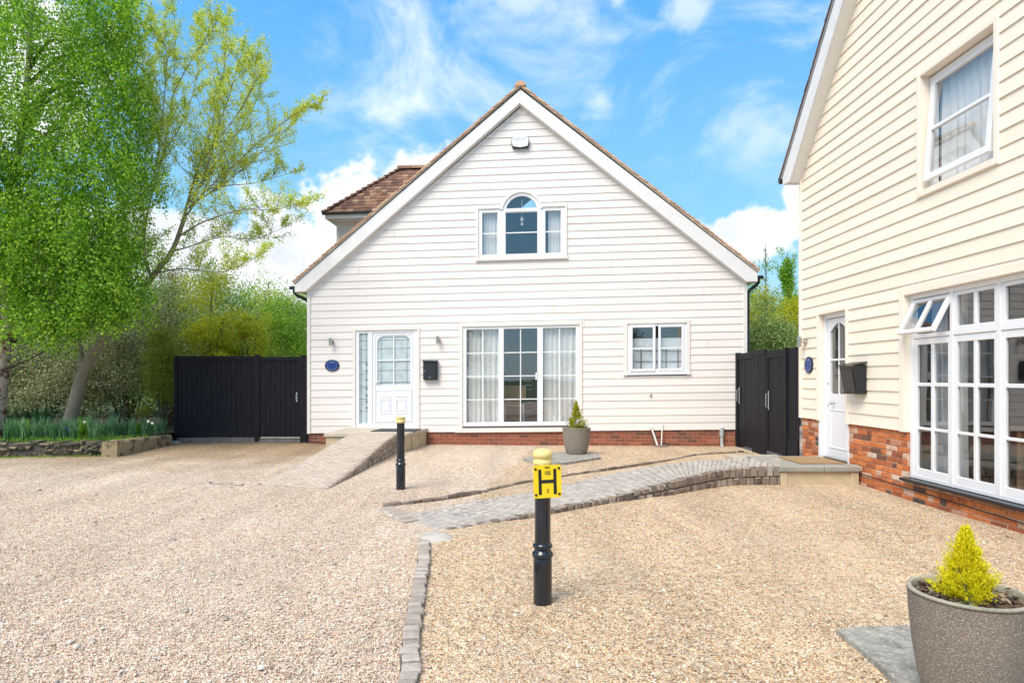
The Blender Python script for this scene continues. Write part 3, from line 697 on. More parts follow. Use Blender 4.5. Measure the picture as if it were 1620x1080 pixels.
# ------------------------------------------------------------------ white house with the gable
WH = thing('white_house', 'white weatherboarded gabled house with tiled roof and red brick base', 'house', L0, -TH)
SH = lambda x, y, z: (x, y, z+.015*(x-4.8))
Wd = 9.80
ro = lambda x: min(3.711+.8112*(x+.261), 3.696+.8173*(10.003-x))        # outer edge of the bargeboard
WLf = lambda z: max(0., (z-3.56)/.8175) if z > 3.56 else 0.
WRf = lambda z: Wd-max(0., (z-3.54)/.822) if z > 3.54 else Wd
OPEN = [(1.09,2.55,.30,2.66), (3.52,6.22,.39,2.70), (7.17,8.59,1.51,2.70), (3.89,5.90,4.13,5.30)]
AC, AZ, AR = 4.895, 5.2, .40
for i in range(8):
    z = AZ+.1+i*.04; OPEN.append((AC-math.sqrt(max(.0001, AR**2-(z+.02-AZ)**2)), AC+math.sqrt(max(.0001, AR**2-(z+.02-AZ)**2)), z, z+.04))
wb = weatherboard(WLf, WRf, .31, 7.75, PITCH, OPEN, seed=3, lap=.016); wb.xf = SH; wb.build('wall', M['board_w'], WH)
jb = board_joints([(1.2,22),(3.45,14),(6.3,14),(2.0,27),(3.65,29),(7.1,9),(5.6,16),(8.9,18),(6.9,22),(2.9,18),(7.9,25),(4.2,33),(9.0,11),(6.0,36)], PITCH, .31); jb.xf = SH; build_each(jb, 'board_joint', M['cement'], WH)
# corner boards and trims
b = MB(SH); b.bbox(-.022, .055, -.034, .10, .30, 3.60, .003); b.build('corner_board', M['trim_w'], WH)
b = MB(SH); b.bbox(Wd-.055, Wd+.022, -.034, .10, .30, 3.58, .003); b.build('corner_board', M['trim_w'], WH)
# brick base
b = bricks(0, Wd, -.06, .43, .022, seed=5); b.build('brick_base', M['brick_m'], WH)
b = MB(); b.box(0.002, Wd-.002, .026, .12, -.1, .44); b.build('brick_mortar', M['mortar_m'], WH)
# outer walls, inner room
b = MB(SH)
b.box(0, .12, .13, 8, -.2, 3.7); b.box(Wd-.12, Wd, .13, 8, -.2, 3.7); b.box(.12, Wd-.12, 7.9, 8, -.2, 3.7)
b.build('side_wall', M['trim_w'], WH)
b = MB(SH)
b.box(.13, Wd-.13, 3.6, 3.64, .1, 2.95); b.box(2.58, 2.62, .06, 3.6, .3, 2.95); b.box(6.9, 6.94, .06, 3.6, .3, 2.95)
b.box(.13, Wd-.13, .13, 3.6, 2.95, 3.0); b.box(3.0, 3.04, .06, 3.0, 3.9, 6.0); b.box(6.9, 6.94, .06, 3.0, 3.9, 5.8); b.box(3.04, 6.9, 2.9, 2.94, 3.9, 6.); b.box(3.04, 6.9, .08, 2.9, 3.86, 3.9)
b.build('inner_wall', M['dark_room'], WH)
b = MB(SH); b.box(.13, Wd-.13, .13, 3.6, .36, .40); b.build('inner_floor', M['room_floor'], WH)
# bargeboards
AOx, AOz, AIz = 4.881, 7.882, 7.586
for poly in ([(-.261,3.711),(-.261,3.536),(-.015,3.545),(4.86,AIz),(4.881,AOz)], [(10.003,3.696),(10.003,3.509),(9.774,3.515),(4.862,AIz),(4.883,AOz)]):
    b = MB(SH); b.prism(poly, -.15, -.118); b.build('bargeboard', M['barge'], WH)
    c = (4.87, 5.2); pl = [(x, z-.012) for x, z in poly]
    b = MB(SH); b.prism(pl, -.1175, .06); b.build('soffit', M['trim_w'], WH)
# roof: verge strip of mortar, lapped clay tiles
def roof_side(sgn):
    e0 = (-.275, 3.735) if sgn < 0 else (10.018, 3.72)
    ap = (4.882, 7.945); L_ = math.hypot(ap[0]-e0[0], ap[1]-e0[1]); n = 52
    ux, uz = (ap[0]-e0[0])/L_, (ap[1]-e0[1])/L_; nx, nz = -uz*(1 if sgn < 0 else -1), ux*(1 if sgn < 0 else -1)
    if nz < 0: nx, nz = -nx, -nz
    bt = MB(SH); bb = MB(SH); g_ = L_/n
    rg = random.Random(11 if sgn < 0 else 12)
    for i in range(n):
        s0, s1 = i*g_-.01, (i+1)*g_+.05
        def P(s, h): return (e0[0]+ux*s+nx*h, e0[1]+uz*s+nz*h)
        j = rg.uniform(-.006, .006)
        poly = [P(s0, .012+.022+j), P(s1, .012+j*.3), P(s1, .028+j*.3), P(s0, .058+j)]
        bb.prism(poly, .03, 8.15)
        # verge tile and half-tile undercloak at the front
        yj = rg.uniform(-.008, .008)
        poly2 = [P(s0, .034+j), P(s0+g_+.03, .012+j*.3), P(s0+g_+.03, .040), P(s0, .062+j)]
        bt.prism(poly2, -.195+yj, .0295)
    bt.build('verge_tiles', M['tile_o'], WH); bb.build('roof_tiles', M['tile'], WH)
    c = MB(SH); c.prism([(e0[0], e0[1]-.02), ap, (ap[0]+nx*.024, ap[1]+nz*.024), (e0[0]+nx*.024, e0[1]-.0+nz*.024)], -.178, .02); c.build('verge_mortar', M['cement'], WH)
    d = MB(SH); d.prism([(e0[0]+.02*-sgn, e0[1]-.08), (ap[0], ap[1]-.08), ap, e0], .03, 8.1); d.build('roof_deck', M['dark_room'], WH)
roof_side(-1); roof_side(1)
b = MB(SH)
for k in range(19):
    y0 = -.20+k*.44; n = 9
    vs = []; 
    for yy, r in ((y0, .125), (y0+.43, .118)):
        for i in range(n):
            t = math.pi*i/(n-1); vs.append((4.882-math.cos(t)*r, yy, 7.955+math.sin(t)*r*.85))
    fs = [(i, i+1, n+i+1, n+i) for i in range(n-1)]+[tuple(range(n)), tuple(range(2*n-1, n-1, -1))]
    b.add(vs, fs)
b.build('ridge_tiles', M['tile_o'], WH, smooth=False)
# gutters and downpipes
def gutter_pipe(x, sg):
    b = MB(SH); r = .062; z = 3.66 if sg < 0 else 3.63; vs = []; n = 9
    for y in (-.12, 8.0):
        for i in range(n): t = math.pi+math.pi*i/(n-1); vs.append((x+math.cos(t)*r, y, z+math.sin(t)*r))
        for i in range(n): t = 2*math.pi-math.pi*i/(n-1); vs.append((x+math.cos(t)*(r-.006), y, z+math.sin(t)*(r-.006)))
    m_ = 2*n; fs = [(i, (i+1)%m_, m_+(i+1)%m_, m_+i) for i in range(m_)]+[tuple(range(m_)), tuple(range(2*m_-1, m_-1, -1))]
    b.add(vs, fs); b.box(x-.066, x+.066, -.127, -.119, z-.066, z+.008)
    g_ = b.build('gutter', M['black_pipe'], WH)
    b = MB(SH); xw = -.055 if sg < 0 else Wd+.06; yp = .16 if sg < 0 else .05
    b.tube([(x, .0, z-.05), (x, .0, z-.12), (x-sg*.03*0+ (xw-x)*.25, .01, z-.19), (lerp(x, xw, .8), yp*.9, z-.27), (xw, yp, z-.34), (xw, yp, z-.42), (xw, yp, .05)], .034, 10)
    for zz in (2.9, 1.6, .6): b.lathe([(.041,-.03),(.041,.03)], (xw, yp, zz), 12)
    b.build('downpipe', M['black_pipe'], WH, smooth=True)
gutter_pipe(-.335, -1); gutter_pipe(10.07, 1)
# dormer wing behind on the left slope
b0 = weatherboard(lambda z: -.13, lambda z: 4.0, 4.2, 5.8, PITCH, [], seed=9, y=2.5); b0.xf = SH
DW = b0.build('side_dormer', M['board_w'], WH)
b = MB(SH); b.box(-.16, 4.2, 2.52, 4.5, 3.2, 5.82); b.build('dormer_side', M['trim_w'], DW)
b = MB(SH); b.bbox(-.225, -.13, 2.47, 2.60, 3.2, 5.78, .003); b.build('dormer_corner_board', M['trim_w'], DW)
b = MB(SH); b.box(-.40, 4.2, 2.10, 2.13, 5.77, 5.895); b.box(-.40, -.37, 2.13, 4.9, 5.77, 5.895); b.add([(-.40,2.1,5.77),(4.2,2.1,5.77),(4.2,2.5,5.74),(-.17,2.5,5.74)], [(0,1,2,3)]); b.add([(-.40,2.1,5.77),(-.17,2.5,5.74),(-.17,4.6,5.74),(-.40,4.9,5.77)], [(0,1,2,3)]); b.build('dormer_fascia', M['white_wood'], DW)
b = MB(SH); b.box(-.46, 4.2, 2.03, 2.10, 5.86, 5.915); b.build('dormer_gutter', M['black_pipe'], DW)
b = MB(SH); nr = 14; rg = random.Random(4)
EX, RX, EZ, RZ, YE, YR = -.44, 1.27, 5.905, 7.47, 2.05, 3.5
for k in range(nr):
    t0, t1 = k/nr, (k+1)/nr
    for (side) in (0, 1, 2):
        if side < 2:
            s_ = 1 if side == 0 else -1
            def Q(t, x, up=0): y = lerp(YE, YR, t); y = y if s_ > 0 else 2*YR-y; return (x, y, lerp(EZ, RZ, t)+up)
            x = lerp(EX, RX, t0)-.02
            while x < 4.35:
                wt = .165*rg.uniform(.97, 1.03); xe = min(x+wt, 4.4); u = .030+rg.uniform(-.006,.008); xt = max(x, lerp(EX, RX, t1)-.02)
                if xe > xt: b.add([Q(t0,x,u),Q(t0,xe-.003,u),Q(t1,xe-.003,.0),Q(t1,xt,.0),Q(t0,x,u-.03),Q(t0,xe-.003,u-.03)], [(0,1,2,3),(0,4,5,1)])
                x += wt
        else:
            y = lerp(YE, YR, t0)-.02
            while y < 2*YR-lerp(YE, YR, t0):
                ye = min(y+.165, 2*YR-lerp(YE, YR, t0)+.02); u = .03+rg.uniform(-.006,.008)
                b.add([(lerp(EX,RX,t0)-.02,y,lerp(EZ,RZ,t0)+u),(lerp(EX,RX,t0)-.02,ye-.003,lerp(EZ,RZ,t0)+u),(lerp(EX,RX,t1),min(ye,2*YR-lerp(YE,YR,t1)),lerp(EZ,RZ,t1)),(lerp(EX,RX,t1),max(y,lerp(YE,YR,t1)),lerp(EZ,RZ,t1)),(lerp(EX,RX,t0)-.02,y,lerp(EZ,RZ,t0)+u-.03),(lerp(EX,RX,t0)-.02,ye-.003,lerp(EZ,RZ,t0)+u-.03)], [(0,1,2,3),(0,4,5,1)]); y += .165
    xh = lerp(EX, RX, t0+.5/nr); yh = lerp(YE, YR, t0+.5/nr); zh = lerp(EZ, RZ, t0+.5/nr)       # bonnet tile on the hip
    Mx = Matrix.Translation((xh-.01, yh-.01, zh+.035)) @ Matrix.Rotation(R(43), 4, 'Z') @ Matrix.Rotation(R(-30), 4, 'Y')
    vs = []; 
    for xx, r in ((-.10,.085),(.10,.06)):
        for i in range(7): t = math.pi*i/6; vs.append(Mx @ Vector((xx, math.cos(t)*r, math.sin(t)*r*.6-.02)))
    b.add(vs, [(i,i+1,8+i,7+i) for i in range(6)]+[tuple(range(7))])
b.build('dormer_tiles', M['tile'], DW)
b = MB(SH)
for k in range(8):
    x0 = RX-.08+k*.42; vs = []
    for xx, r in ((x0,.12),(x0+.41,.11)):
        for i in range(8): t = math.pi*i/7; vs.append((xx, YR-math.cos(t)*r, RZ-.02+math.sin(t)*r))
    b.add(vs, [(i,i+1,9+i,8+i) for i in range(7)]+[tuple(range(8)), tuple(range(15,7,-1))])
b.build('dormer_ridge', M['tile'], DW)

# patio window
PW = MB(SH); xs = [(3.57,3.654),(4.383,4.497),(5.249,5.376),(6.106,6.185)]; zs = [(.43,.522),(2.607,2.668)]
grid_frame(PW, xs, zs, -.012, .075); pw = PW.build('patio_window', M['upvc'], WH)
b = MB(SH); b.bbox(3.50, 3.569, -.036, .06, .30, 2.745, .003); b.bbox(6.186, 6.25, -.036, .06, .30, 2.745, .003); b.bbox(3.569, 6.186, -.040, .06, 2.669, 2.745, .003); b.build('surround', M['trim_w'], pw)
b = MB(SH); b.box(3.56, 6.20, -.03, .05, .395, .428); b.build('threshold', mat('dark_threshold', (.09,.07,.065), .5), pw)
b = MB(SH); b.bbox(3.40, 6.33, -.034, .02, .295, .393, .003); b.build('sill_board', M['trim_w'], pw)
b = MB(SH)
for (x0, x1) in ((3.654,4.383),(4.497,5.249),(5.376,6.106)):
    xm = (x0+x1)/2; b.box(xm-.011, xm+.011, .012, .028, .522, 2.607)
    for z in (1.03, 1.55, 2.075): b.box(x0, xm-.011, .013, .027, z-.011, z+.011); b.box(xm+.011, x1, .013, .027, z-.011, z+.011)
b.build('glazing_bars', M['bar'], pw)
pane(pw, 3.65, 6.11, .515, 2.61, .020, M['glass'], SH)
b = MB(SH); b.box(5.21, 5.24, -.03, -.012, 1.46, 1.62); b.build('handle', M['bar'], pw)
curtain(3.62, 4.42, .44, 2.62, .125, 7, .022, SH, WH, 'curtain', M['curtain'], 'white curtain behind the left third of the patio window', 'white curtains')
curtain(5.33, 6.16, .44, 2.62, .125, 7, .022, SH, WH, 'curtain', M['curtain'], 'white curtain behind the right third of the patio window', 'white curtains')
t = thing('dining_chair', 'pale wooden chair back seen through the middle of the patio window', 'chair'); t.matrix_basis = WH.matrix_basis @ Matrix.Translation((4.62, .75, .40))
b = MB(); b.bbox(-.22, .34, 0, .035, .62, .93, .01); b.bbox(-.15, .20, .002, .03, .50, .63, .01); b.build('backrest', M['oak'], t)
b = MB(); b.bbox(-.2, .3, .03, .48, .43, .48, .01); b.build('seat', M['oak'], t)
for x in (-.18, .27):
    for y in (.03, .44): b = MB(); b.box(x-.02, x+.02, y-.02, y+.02, 0, .5); b.build('leg', M['steel'], t)
t = thing('drawer_unit', 'black drawer unit with pale handles inside the patio window', 'cabinet'); t.matrix_basis = WH.matrix_basis @ Matrix.Translation((5.12, 1.2, .40))
b = MB(); b.bbox(-.28, .25, 0, .45, 0, 1.15, .01); b.build('body', M['dark_furn'], t)
for z in (.3, .5, .82, .92, 1.03): b = MB(); b.box(-.24, -.05, -.02, 0, z, z+.014); b.build('drawer_handle', M['steel'], t)

# small double window
b = MB(SH); grid_frame(b, [(7.24,7.322),(7.80,7.86),(8.465,8.53)], [(1.575,1.64),(2.60,2.655)], -.014, .07)
b.bbox(7.862, 8.463, -.012, .06, 1.642, 1.665, .003)
for (x0, x1, z0, z1) in ((7.325,7.81,1.60,2.645),): pass
sw = b.build('casement_window', M['upvc'], WH)
b = MB(SH)                                                # the two opening sashes
for (x0, x1, y0) in ((7.30, 7.845, -.045), (7.915, 8.47, -.030)):
    z0, z1 = 1.61, 2.625; wd = .052
    b.bbox(x0, x0+wd, y0, y0+.04, z0, z1, .005); b.bbox(x1-wd, x1, y0, y0+.04, z0, z1, .005); b.bbox(x0+wd, x1-wd, y0+.002, y0+.04, z0, z0+wd, .005); b.bbox(x0+wd, x1-wd, y0+.002, y0+.04, z1-wd, z1, .005)
    b.box(x0+wd, x1-wd, y0+.012, y0+.03, 2.10, 2.128)
b.build('sash', M['upvc'], sw)
pane(sw, 7.34, 7.80, 1.65, 2.58, -.02, M['glass'], SH); pane(sw, 7.96, 8.43, 1.65, 2.58, -.004, M['glass'], SH)
b = MB(SH); b.bbox(7.165, 7.239, -.036, .06, 1.50, 2.73, .003); b.bbox(8.531, 8.60, -.036, .06, 1.50, 2.73, .003); b.bbox(7.239, 8.531, -.040, .06, 2.657, 2.73, .003); b.build('surround', M['trim_w'], sw)
b = MB(SH); b.bbox(7.15, 8.615, -.058, .05, 1.528, 1.572, .004); b.build('sill', M['upvc'], sw)
b = MB(SH); b.box(7.26, 8.53, .10, .103, 1.55, 2.34); bl = b.build('cafe_curtain', cloth('sheer_cafe_cloth', (.86,.90,.95)), None); place(bl, WH); tag(bl, 'pale half height sheer curtain inside the small double window', 'curtain')
t = thing('iron_rack', 'thin black iron rack standing inside the small double window', 'rack'); t.matrix_basis = WH.matrix_basis @ Matrix.Translation((8.2, .085, 1.45))
b = MB(SH); b.v = []; 
for x in (-.65, -.1, .16): b.tube([(x,0,-.02),(x,0,.70)], .010, 6)
for z in (.12, .42, .66): b.tube([(-.8,0,z),(.3,0,z)], .007, 6)
b.xf = None; b.build('rods', M['black_pipe'], t)

# arched gable window
b = MB(SH); grid_frame(b, [(3.93,4.012),(4.355,4.54),(5.249,5.43),(5.77,5.865)], [(4.19,4.28),(5.222,5.30)], -.014, .07)
nseg = 20; aw = b
for i in range(nseg):
    t0, t1 = math.pi*i/nseg, math.pi*(i+1)/nseg; P = lambda t, r, y: (AC-math.cos(t)*r, y, AZ+.02+math.sin(t)*r)
    for ra, rb, y0, y1 in ((.355, .425, -.013, .07),):
        b.add([P(t0,ra,y0),P(t1,ra,y0),P(t1,rb,y0),P(t0,rb,y0),P(t0,ra,y1),P(t1,ra,y1),P(t1,rb,y1),P(t0,rb,y1)], [(0,1,2,3),(0,4,5,1),(3,2,6,7)])
aw = b.build('arched_window', M['upvc'], WH)
b = MB(SH)
for i in range(nseg):
    t0, t1 = math.pi*(.04+.92*i/nseg), math.pi*(.04+.92*(i+1)/nseg)
    b.add([P(t0,.426,-.040),P(t1,.426,-.040),P(t1,.478,-.040),P(t0,.478,-.040),P(t0,.426,.03),P(t1,.426,.03),P(t1,.478,.03),P(t0,.478,.03)], [(0,1,2,3),(0,4,5,1),(3,2,6,7)])
b.bbox(3.875, 3.929, -.036, .06, 4.10, 5.36, .003); b.bbox(5.866, 5.915, -.036, .06, 4.10, 5.36, .003); b.bbox(3.929, 4.44, -.038, .06, 5.301, 5.36, .003); b.bbox(5.35, 5.866, -.038, .06, 5.301, 5.36, .003)
b.build('surround', M['trim_w'], aw)
b = MB(SH); b.bbox(3.86, 5.93, -.06, .05, 4.135, 4.188, .004); b.build('sill', M['trim_w'], aw)
b = MB(SH)
b.box(4.54, 5.249, .008, .028, 4.745, 4.77); b.box(4.545, 5.245, .008, .028, 5.205, 5.235); b.box(4.012, 4.355, .008, .028, 4.745, 4.77); b.box(5.43, 5.77, .008, .028, 4.745, 4.77)
b.build('glazing_bars', M['bar'], aw)
b = MB(SH); vs = [(4.54,.02,4.28),(5.249,.02,4.28)]+[P(math.pi-math.pi*i/20, .356, .02) for i in range(21)]
b.add(vs, [tuple(range(len(vs)))]); b.add([(4.01,.02,4.28),(4.356,.02,4.28),(4.356,.02,5.223),(4.01,.02,5.223)], [(0,1,2,3)]); b.add([(5.429,.02,4.28),(5.771,.02,4.28),(5.771,.02,5.223),(5.429,.02,5.223)], [(0,1,2,3)]); b.build('glass', M['glass'], aw)
curtain(3.98, 4.38, 4.2, 5.28, .12, 5, .018, SH, WH, 'curtain', M['curtain'], 'white curtain in the left side light of the arched window', 'white curtains')
curtain(5.49, 5.80, 4.2, 5.28, .12, 5, .018, SH, WH, 'curtain', M['curtain'], 'white curtain in the right side light of the arched window', 'white curtains')
b = MB(SH); b.tube([(4.90,.08,5.53),(4.90,.08,4.95)], .005, 5)
for z, r in ((5.26,.055),(5.07,.05),(4.96,.03)):
    for k in range(3):
        a = math.pi*k/3; b.tube([(4.90-math.cos(a)*r,.08,z-math.sin(a)*r),(4.90+math.cos(a)*r,.08,z+math.sin(a)*r)], .008, 5)
o = b.build('hanging_stars', M['bar'], None); place(o, WH); tag(o, 'string of small white stars hanging in the arched gable window', 'ornament')

# front door with side light
b = MB(SH)
grid_frame(b, [(1.11,1.19),(1.395,1.50),(2.465,2.53)], [(.455,.52),(2.575,2.63)], -.012, .07); dr = b.build('front_door', M['upvc'], WH)
b = MB(SH); b.bbox(1.05, 1.109, -.034, .06, .30, 2.70, .003); b.bbox(2.531, 2.59, -.034, .06, .30, 2.70, .003); b.bbox(1.109, 2.531, -.038, .06, 2.631, 2.70, .003); b.build('surround', M['trim_w'], dr)
b = MB(SH); b.box(1.05, 2.58, -.02, .06, .32, .454); b.build('threshold', M['upvc'], dr)
b = MB(SH)       # leaf: stiles, rails, arched top rail
X0, X1, Z0, Z1, gx0, gx1, gz0, gz1 = 1.503, 2.462, .525, 2.57, 1.61, 2.369, 1.39, 2.50
yf = .002
b.bbox(X0, gx0, yf, .05, Z0, Z1, .004); b.bbox(gx1, X1, yf, .05, Z0, Z1, .004); b.box(gx0, gx1, yf+.001, .05, Z0, gz0); 
cr_ = .15; pts = [(gx0, gz1-cr_)]+[(gx0+cr_-cr_*math.cos(math.pi/2*i/6), gz1-cr_+cr_*math.sin(math.pi/2*i/6)) for i in range(1,7)]+[(gx1-cr_+cr_*math.sin(math.pi/2*i/6), gz1-cr_+cr_*math.cos(math.pi/2*i/6)) for i in range(0,7)]
for (a, c) in zip(pts, pts[1:]):
    b.add([(a[0],yf+.001,a[1]),(c[0],yf+.001,c[1]),(c[0],yf+.001,Z1),(a[0],yf+.001,Z1),(a[0],.03,a[1]),(c[0],.03,c[1])], [(0,1,2,3),(0,4,5,1)])
leaf = b.build('door_leaf', M['upvc'], dr)
b = MB(SH)
def mould(x0, x1, z0, z1, w_=.014, y=.0, d=.008):
    b.bbox(x0, x1, y-d, y+.004, z0, z0+w_, .004); b.bbox(x0, x1, y-d, y+.004, z1-w_, z1, .004); b.bbox(x0, x0+w_, y-d-.001, y+.004, z0, z1, .004); b.bbox(x1-w_, x1, y-d-.001, y+.004, z0, z1, .004)
mould(1.57, 2.40, .57, 1.28, .012); 
for cx_ in (1.80, 2.16):
    mould(cx_-.13, cx_+.13, .74, 1.13, .016); mould(cx_-.095, cx_+.095, .80, 1.07, .01)
mould(1.555, 2.415, .55, 2.535, .008)
b.build('door_mouldings', M['upvc'], dr)
b = MB(SH); b.box(1.978, 2.002, .002, .026, gz0, gz1); b.box(gx0, 1.978, .003, .025, 1.935, 1.96); b.box(2.002, gx1, .003, .025, 1.935, 1.96); b.build('glazing_bars', M['bar'], dr)
pane(dr, gx0, gx1, gz0, gz1, .030, M['leaded'], SH, 'door_glass'); pane(dr, 1.19, 1.396, .52, 2.576, .030, M['leaded'], SH, 'side_light')
b = MB(SH)
for x in (1.235, 1.345): b.box(x-.003, x+.003, .024, .03, .52, 2.575)
for z in (.80, 1.08, 1.36, 1.64, 1.92, 2.2, 2.4): b.box(1.19, 1.396, .0245, .029, z-.003, z+.003)
for z in (.86, 1.0, 1.14, 1.3, 1.5, 1.7, 1.85): b.box(1.33, 1.37, .023, .029, z, z+.035)
for x in (1.69, 2.29): b.box(x-.003, x+.003, .024, .03, gz0, 2.42)
for z in (1.45, 1.72, 2.22, 2.41): b.box(gx0, gx1, .0245, .029, z-.003, z+.003)
for x in np.arange(1.66, 2.33, .055): b.box(x, x+.022, .023, .029, 1.43, 1.45)
b.build('leading', M['lead'], dr)
b = MB(SH); b.bbox(1.548, 1.578, -.012, .004, 1.38, 1.54, .003); b.tube([(1.563,-.01,1.48),(1.563,-.05,1.48),(1.66,-.055,1.478)], .009, 8); b.build('handle', M['bar'], dr)

# things fixed on the white house
def wall_lamp(root, x, z, label, xf=None, dxs=0.):
    o = thing('wall_lamp', label, 'wall lamp', group='steel wall lamps'); zz = z+(.015*(x-4.8) if xf else 0); o.matrix_basis = root.matrix_basis @ Matrix.Translation((x, -.02, zz))
    b = MB(); b.lathe([(.045,-.0),(.045,.02),(.038,.028)], (0,0,0), 20, Matrix.Rotation(R(90), 4, 'X')); b.build('back_plate', M['brushed'], o, smooth=True)
    b = MB(); b.tube([(0,-.02,0),(0,-.075,0)], .013, 10); b.build('arm', M['brushed'], o, smooth=True)
    for sx in (0,):
        b = MB(); b.lathe([(.030,-.085),(.033,-.085),(.033,.085),(.030,.085)], (0,-.105,0), 22); b.build('tube_shade', M['brushed'], o, smooth=True)
    return o
wall_lamp(WH, .56, 2.388, 'small brushed steel cylinder lamp on the white boards above the oval plaque', True)
wall_lamp(WH, 3.02, 2.384, 'small brushed steel cylinder lamp on white boards above the flat letterbox', True)
def oval_plaque(root, x, z, a, c, label, xf, words_):
    o = thing('house_plaque', label, 'plaque'); zz = z+(.015*(x-4.8) if xf else 0); o.matrix_basis = root.matrix_basis @ Matrix.Translation((x, -.024, zz))
    b = MB(); ring = lambda k, y: [(a*k*math.cos(2*math.pi*i/36), y, c*k*math.sin(2*math.pi*i/36)) for i in range(36)]
    vs = ring(1, .01)+ring(1, -.008)+ring(.94, -.014)+ring(.90, -.010)
    b.add(vs, [(l*36+i, l*36+(i+1)%36, (l+1)*36+(i+1)%36, (l+1)*36+i) for l in range(3) for i in range(36)]+[tuple(108+i for i in range(36))]); b.build('rim', M['navy'], o, smooth=True)
    b = MB(); vs = ring(.89, -.0125); b.add(vs, [tuple(range(36))]); b.build('face', M['blue'], o)
    text_obj('lettering', words_, c*.42, M['pale_print'], o, Matrix.Translation((0, -.0135, c*.55)))
    b = MB()
    for i in range(17):
        t = math.pi*(1.12+.76*i/16); Mx = Matrix.Translation((a*.74*math.cos(t), -.0135, c*.72*math.sin(t))); b.box(-a*.025, a*.025, 0, .001, -c*.05, c*.05, Mx)
    for s_ in (-1, 1):
        for i in range(4):
            t = math.pi*(.5-s_*(.2+.08*i)); Mx = Matrix.Translation((a*.74*math.cos(t), -.0135, c*.7*math.sin(t))); b.box(-a*.025, a*.025, 0, .001, -c*.05, c*.05, Mx)
    b.build('small_print', M['pale_print'], o); return o
oval_plaque(WH, .564, 1.853, .168, .133, 'oval blue house plaque with dark rim on the white boards', True, 'THE')
t = thing('letterbox', 'flat square black letterbox right of the white front door', 'letterbox'); t.matrix_basis = WH.matrix_basis @ Matrix.Translation((2.845, -.022, 1.70-.03))
b = MB(); b.bbox(-.155, .165, -.10, 0, -.21, .20, .006); b.build('body', M['mbox'], t); b = MB(); b.bbox(-.162, .172, -.12, 0, .185, .225, .005); b.build('lid', M['mbox'], t)
b = MB(); b.bbox(-.14, .13, -.106, -.095, -.195, .165, .003); b.build('door', mat('dark_slate_paint', (.025,.03,.036), .3), t); b = MB(); b.lathe([(.011,0),(.011,.006)], (-.115,-.106,-.005), 14, Matrix.Rotation(R(90),4,'X')); b.build('lock', M['steel'], t); b = MB(); b.box(-.03, .02, -.109, -.105, -.158, -.148); b.build('nameplate', M['steel'], t)
t = thing('alarm_box', 'white burglar alarm box with dark base high in the gable', 'alarm box'); t.matrix_basis = WH.matrix_basis @ Matrix.Translation((4.872, -.02, 6.745))
prof = [(-.185,-.10),(-.16,-.125),(0,-.13),(.16,-.125),(.185,-.10),(.20,.0),(.185,.095),(.10,.118),(0,.125),(-.10,.118),(-.185,.095),(-.20,.0)]
b = MB(); b.prism(prof, -.06, 0); b.build('base', M['alarm_k'], t)
b = MB(); b.prism([(x*.93, z*.86+.018+(.0 if z > -.12 or abs(x) > .01 else -.02)) for x, z in prof], -.085, -.0605); b.build('cover', M['alarm_w'], t)
text_obj('lettering', 'ESSENTIAL', .052, M['alarm_t'], t, Matrix.Translation((0, -.0865, .065)))
b = MB(); b.lathe([(.022,0),(.026,.03),(.018,.035)], (0,0,0), 14, Matrix.Rotation(R(90), 4, 'X')); t2 = b.build('vent_cap', M['brushed'], None, smooth=True); t2.matrix_basis = WH.matrix_basis @ Matrix.Translation((7.744, -.022, 1.13)); tag(t2, 'tiny dark round vent poking through boards below the small window', 'vent')
t = thing('drain_pipes', 'two white plastic waste pipes leaning into a dark gully by the brick base', 'pipes'); t.matrix_basis = WH.matrix_basis
X = 7.86
b = MB(); b.tube([(X-.12,-.05,.43),(X-.10,-.07,.40)], [.035,.034], 10); b.tube([(X-.10,-.07,.41),(X+.02,-.13,.03)], .023, 10); b.build('waste_pipe', M['wpipe'], t, smooth=True)
b = MB(); b.tube([(X+.14,-.03,.50),(X+.13,-.06,.38),(X+.10,-.13,.03)], .014, 10); b.build('overflow_pipe', M['wpipe'], t, smooth=True)
b = MB(); b.bbox(X-.06, X+.21, -.22, .0, -.02, .035, .01); b.build('gully', M['trellis'], t)
b = MB(); b.tube([(9.28,-.03,.42),(9.28,-.03,.24)], .05, 12); b.tube([(9.28,-.03,.24),(9.28,-.03,.06),(9.28,-.08,-.01)], [.036,.036,.04], 12); o = b.build('soil_pipe', M['gpipe'], None, smooth=True); place(o, WH); tag(o, 'short grey plastic pipe against the brick base beside the black gates', 'pipe')
b = MB(); cp = [(0.03,-.02,.06),(.25,-.03,.03),(.45,-.10,.012),(.7,-.18,.012),(.9,-.3,.01)]; b.tube(curve(cp, 20), .008, 6); o = b.build('cable', M['cable'], None, smooth=True); place(o, WH); tag(o, 'thin dark cable trailing from the brick base towards the landing', 'cable')

# landing of the white house and paved ramp
LD = thing('door_landing', 'buff stone landing with upright timber-like slabs below the white front door', 'landing')
def FX(px, py, z=0): return G(px, py, z)
lf, rf = (-3.83, 12.86), (-2.16, 12.80); lb, rb = (-3.74, 14.44), (-1.90, 14.30)
b = MB(); b.prism([lf, rf, rb, lb], .315, .372, 'z'); b.build('top_slab', M['sandstone_g'], LD)
b = MB(); ins = .035
b.prism([(lf[0]+ins, lf[1]+ins), (rf[0]-ins, rf[1]+ins), (rb[0]-ins, rb[1]-.03), (lb[0]+ins, lb[1]-.03)], -.05, .314, 'z'); b.build('side_slabs', M['sandstone'], LD)
b = MB()
for u in (.33, .66):
    x, y = lerp(rf[0], rb[0], u)-ins, lerp(rf[1], rb[1], u); b.box(x-.004, x+.003, y-.008, y+.008, -.04, .312)
build_each(b, 'slab_joint', M['joint'], LD)
